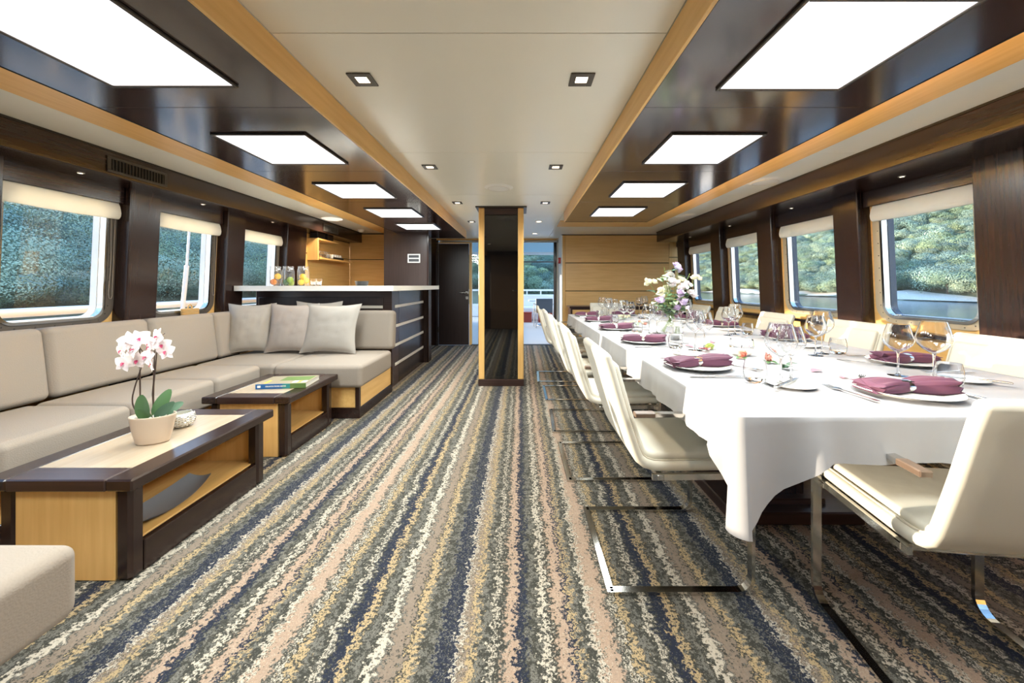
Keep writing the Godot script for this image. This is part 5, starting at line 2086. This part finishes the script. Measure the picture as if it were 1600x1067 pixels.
# crown of leaf clumps
func crown_mesh(sd: int, n: int, leaf: float, flat: float) -> ArrayMesh:
	var r := RandomNumberGenerator.new()
	r.seed = sd
	var b := MB.new()
	var lobes := []
	for k in 7:
		lobes.append([Vector3(r.randf_range(-0.5, 0.5), r.randf_range(-0.15, 0.45) * flat, r.randf_range(-0.5, 0.5)), r.randf_range(0.34, 0.55)])
	for k in n:
		var lb: Array = lobes[k % 7]
		var dir := Vector3(r.randfn(), r.randfn() * 0.9 + 0.25, r.randfn()).normalized()
		var p: Vector3 = lb[0] + dir * Vector3(1, flat, 1) * lb[1] * r.randf_range(0.8, 1.05)
		var u := dir.cross(Vector3(r.randfn(), r.randfn(), r.randfn())).normalized()
		var w := dir.cross(u).normalized()
		u = (u + dir * r.randf_range(-0.5, 0.5)).normalized()
		var sz := leaf * r.randf_range(0.6, 1.25)
		var nn := (dir + Vector3.UP * 0.25).normalized()
		var i := b.vert(p - u * sz, nn)
		b.vert(p + w * sz * 0.7, nn)
		b.vert(p + u * sz, nn)
		b.vert(p - w * sz * 0.7, nn)
		b.face(i, i + 1, i + 2, nn)
		b.face(i, i + 2, i + 3, nn)
	return b.mesh()


func scatter(called: String, label: String, meshes: Array, spots: Array, cols: Array) -> void:
	for k in meshes.size():
		var mine := []
		for i in spots.size():
			if i % meshes.size() == k:
				mine.append(spots[i])
		var mm := MultiMesh.new()
		mm.transform_format = MultiMesh.TRANSFORM_3D
		mm.use_colors = true
		mm.mesh = meshes[k]
		mm.instance_count = mine.size()
		for i in mine.size():
			var s: Array = mine[i]
			mm.set_instance_transform(i, Transform3D(Basis(Vector3.UP, s[2]).scaled(Vector3(s[1], s[1] * s[3], s[1])), s[0]))
			var c: Color = cols[i % cols.size()]
			var f := 0.62 + 0.7 * fmod(i * 0.618, 1.0)
			mm.set_instance_color(i, Color(minf(1.0, c.r * f), minf(1.0, c.g * f), minf(1.0, c.b * f)))
		var o := MultiMeshInstance3D.new()
		o.name = called if k == 0 else "%s_%03d" % [called, k]
		o.multimesh = mm
		o.material_override = M.foliage
		add_child(o)
		tag(o, label, "woodland")
		o.set_meta("kind", "stuff")


func lin(c: Color) -> Color:
	return c.srgb_to_linear()


func make_outside() -> void:
	hill_noise.seed = 3
	hill_noise.frequency = 0.05
	hill_noise.fractal_octaves = 3
	# sea
	var sea := struct("sea")
	var b := MB.new()
	b.quad(P(-900, SEA_Y, -300), P(900, SEA_Y, -300), P(900, SEA_Y, 900), P(-900, SEA_Y, 900), Vector3.UP)
	part(sea, "water", b, M.sea)
	terrain("hill_right", right_h, 105, 420, 60, 620, 60, 80, M.hill_soil)
	terrain("hill_left", left_h, -126, -36, 18, 240, 36, 60, M.hill_soil)
	terrain("hill_aft", aft_h, -60, 34, 88, 260, 24, 30, M.hill_soil)
	# pale beach in a strip of its own
	var rows := []
	for i in 71:
		var d := lerpf(60, 420, i / 70.0)
		var row := PackedVector3Array()
		var x0 := 119.0 + 7.0 * hill_noise.get_noise_2d(d * 0.35, 5.0)
		for j in 5:
			var x := x0 - 0.5 + 2.4 * j
			row.append(P(x, right_h(x, d) + 0.35, d))
		rows.append(row)
	b = MB.new()
	b.grid(rows, false, Vector3.UP)
	part(struct("beach"), "pebbles", b, M.beach)
	var cr := [crown_mesh(1, 2200, 0.034, 0.75), crown_mesh(2, 2200, 0.036, 0.9), crown_mesh(3, 2000, 0.035, 0.6)]
	rng.seed = 2024
	var cols := [lin(c8(130, 149, 117)), lin(c8(158, 172, 128)), lin(c8(121, 145, 130)), lin(c8(143, 161, 139)), lin(c8(167, 180, 150)), lin(c8(128, 150, 138))]
	var spots := []
	for k in 5200:
		var x := 127.0 + 230.0 * pow(rng.randf(), 1.3)
		var d := x * rng.randf_range(0.62, 2.6)
		var s := rng.randf_range(2.8, 6.4)
		if d > 600.0:
			continue
		spots.append([P(x, right_h(x, d) + s * 0.55, d), s, rng.randf() * TAU, rng.randf_range(0.8, 1.15)])
	scatter("shore_woodland", "dense green Mediterranean woodland on the slope across the water", cr, spots, cols)
	spots = []
	for k in 1800:
		var x := -44.0 - 78.0 * pow(rng.randf(), 1.1)
		var d := -x * rng.randf_range(0.5, 1.75)
		var ramp := smoothstep(0.40, 0.6, d / -x)
		var s := rng.randf_range(2.2, 6.0) * maxf(0.35, ramp)
		spots.append([P(x, left_h(x, d) + s * 0.5, d), s, rng.randf() * TAU, rng.randf_range(0.8, 1.15)])
	var fine := [crown_mesh(4, 6500, 0.017, 0.75), crown_mesh(5, 6500, 0.018, 0.9), crown_mesh(6, 6000, 0.018, 0.6)]
	scatter("near_woodland", "near green pine woodland seen through the sofa windows", fine, spots, cols)
	spots = []
	for k in 500:
		var d := 97.0 + 70.0 * rng.randf()
		var x := rng.randf_range(-40, 34)
		var s := rng.randf_range(2.2, 4.4)
		spots.append([P(x, aft_h(x, d) + s * 0.5, d), s, rng.randf() * TAU, 1.0])
	scatter("aft_woodland", "green hillside trees seen through the open deck door", cr, spots, cols)
	make_shore_trees(fine)
	make_decks()


func make_shore_trees(cr: Array) -> void:
	var tr := MB.new()
	tr.tube([Vector3(0, -0.1, 0), Vector3(0.03, 0.5, 0.02), Vector3(0.0, 1.0, 0.0)], 0.06, 0.03, 7)
	var trm := tr.mesh()
	for g in [["tree_pale", c8(156, 172, 134)], ["tree_deep", c8(122, 142, 116)]]:
		var m := mat(g[0], g[1], 0.9)
		m.backlight_enabled = true
		m.backlight = Color(0.3, 0.3, 0.3)
	var l := []
	for k in 16:
		l.append([1, 128.5 + 3.0 * sin(k * 5.1), 86.0 + 15.0 * k + 3.0 * sin(k * 2.7), 4.4 + 1.3 * sin(k * 3.3)])
	for k in 9:
		l.append([-1, -46.0 - 3.0 * absf(sin(k * 3.0)), 35.5 + 6.0 * k, 2.5 + 0.7 * sin(k * 2.1)])
	for k in l.size():
		var s: Array = l[k]
		var right: bool = s[0] > 0
		var y := right_h(s[1], s[2]) if right else left_h(s[1], s[2])
		var pale := k % 3 == 1
		var t := thing("shore_tree", ("pale green" if pale else "dark green") + (" round tree standing behind the beach across the water" if right else " bushy pine on the near shore outside the sofa windows"), "tree", P(s[1], y, s[2]), k * 1.7, "trees behind the beach" if right else "pines on the near shore")
		t.scale = Vector3.ONE * s[3]
		piece(t, "trunk", trm, M.bark)
		piece(t, "crown", cr[k % 3], M.tree_pale if pale else M.tree_deep, Vector3(0, 0.9, 0))


func make_decks() -> void:
	# side decks with rails
	for side in [-1, 1]:
		var dk := struct("side_deck_left" if side < 0 else "side_deck_right")
		slabp(dk, "deck", 3.2 * side, 4.15 * side, -0.35, -0.2, -1.4, 14.0, M.teak, 0.0)
		slabp(dk, "hull", 4.1 * side, 4.2 * side, SEA_Y - 0.5, -0.2, -1.4, 14.0, M.gel_white, 0.0)
		slabp(dk, "bulwark", 4.0 * side, 4.06 * side, -0.2, 0.52, -1.4, 12.0, M.gel_white, 0.01)
		var left: bool = side < 0
		var r := thing("deck_railing", "white capped deck railing outside the sofa windows" if left else "two-bar steel deck railing outside the dining windows", "railing", P(4.03 * side, -0.2, 5.0))
		for y in ([[0.90, 0.038], [0.80, 0.02]] if left else [[0.80, 0.018], [0.72, 0.018]]):
			var b := MB.new()
			b.tube([P(0, y[0] + 0.2, -6.0), P(0, y[0] + 0.2, 1.0), P(0, y[0] + 0.2, 7.0)], y[1], -1.0, 10)
			part(r, "rail", b, M.gel_white if left else M.steel)
		for k in 11:
			var d := -5.3 + 1.2 * k
			var b := MB.new()
			b.tube([P(0, 0.72, d), P(0, 0.86, d), P(0, 0.99, d)], 0.016, -1.0, 8)
			part(r, "post", b, M.gel_white)
			b = MB.new()
			b.box(P(0, 0.93, d), Vector3(0.05, 0.05, 0.09), 0.006)
			part(r, "bracket", b, M.gel_white)
	var pole := thing("white_pole", "white pole leaning on the railing outside the second sofa window", "pole", P(-3.9, -0.2, 4.35))
	var b := MB.new()
	b.tube([Vector3(0.0, 0.0, 0.0), Vector3(0.0, 0.9, -0.06), Vector3(0.02, 1.55, -0.11)], 0.022, -1.0, 10)
	part(pole, "shaft", b, M.gel_white)
	b = MB.new()
	b.tube([Vector3(0.02, 1.55, -0.11), Vector3(0.025, 2.0, -0.14)], 0.012, -1.0, 8)
	part(pole, "tip", b, M.gel_white)
	# aft deck
	var ad := struct("aft_deck")
	slabp(ad, "deck", -3.0, 3.0, -0.15, -0.01, 7.3, 14.0, M.deck_grey, 0.0)
	slabp(ad, "bulwark", -3.0, 3.0, 0.0, 0.45, 13.9, 14.0, M.gel_white, 0.01)
	slabp(ad, "transom_rail", -3.0, 3.0, 0.92, 0.98, 13.9, 13.98, M.gel_white, 0.01)
	for k in 12:
		slabp(ad, "rail_post", -2.8 + 0.5 * k, -2.76 + 0.5 * k, 0.45, 0.92, 13.92, 13.96, M.gel_white, 0.0)
	var aw := struct("aft_awning")
	slabp(aw, "panel", -3.0, 1.05, 2.18, 2.22, 8.4, 12.2, M.awning, 0.004)
	slabp(aw, "edge", -3.0, 1.2, 2.10, 2.24, 12.2, 12.3, M.gel_white, 0.01)
	slabp(aw, "edge", 1.05, 1.15, 2.12, 2.24, 8.4, 12.2, M.gel_white, 0.01)
	slabp(aw, "cross_bar", -3.0, 3.0, 1.90, 1.94, 13.0, 13.04, M.dark_steel, 0.004)
	for x in [-2.9, 1.1]:
		slabp(aw, "post", x, x + 0.06, -0.01, 2.12, 12.22, 12.28, M.gel_white, 0.004)
	var st := thing("deck_bench", "white cushioned bench across the aft deck", "bench", P(0.2, -0.01, 12.6))
	boxp(st, "seat", Vector3(0, 0.22, 0), Vector3(2.4, 0.44, 0.6), M.gel_white, 0.04)
	boxp(st, "back", Vector3(0, 0.62, -0.26), Vector3(2.4, 0.42, 0.12), M.gel_white, 0.03)
	for s in [[0.12, "low red box on the aft deck behind the grey chair"], [0.75, "second low red box on the aft deck beside the railing"]]:
		var bx := thing("deck_box", s[1], "box", P(s[0], -0.01, 11.9))
		boxp(bx, "body", Vector3(0, 0.14, 0), Vector3(0.42, 0.28, 0.3), M.rust_red, 0.01)
		boxp(bx, "lid", Vector3(0, 0.295, 0), Vector3(0.44, 0.03, 0.32), M.rust_red, 0.008)
	# deck chair and table
	var ch := thing("deck_chair", "grey mesh deck armchair seen from behind through the open door", "chair", P(0.60, -0.01, 10.4), 0.12)
	boxp(ch, "back", Vector3(0, 0.60, 0.2), Vector3(0.44, 0.36, 0.03), M.mesh_grey, 0.01)
	boxp(ch, "seat", Vector3(0, 0.42, -0.03), Vector3(0.44, 0.04, 0.44), M.mesh_grey, 0.01)
	for sx in [-0.22, 0.22]:
		for sz in [-0.22, 0.2]:
			var lg := MB.new()
			lg.tube([Vector3(sx, 0, sz), Vector3(sx, 0.62 if sz < 0 else 0.78, sz)], 0.012, -1.0, 8)
			part(ch, "leg", lg, M.steel)
		boxp(ch, "armrest", Vector3(sx, 0.63, -0.01), Vector3(0.04, 0.02, 0.44), M.mesh_grey, 0.005)
	var tb := thing("deck_table", "small white pedestal table on the aft deck beside the grey chair", "table", P(0.62, -0.01, 11.0))
	boxp(tb, "top", Vector3(0, 0.7, 0), Vector3(0.8, 0.03, 0.7), M.gel_white, 0.008)
	var pd := MB.new()
	pd.lathe(Vector3.ZERO, [[0.2, 0.0], [0.2, 0.02], [0.06, 0.04], [0.05, 0.685]], 20)
	part(tb, "pedestal", pd, M.steel)
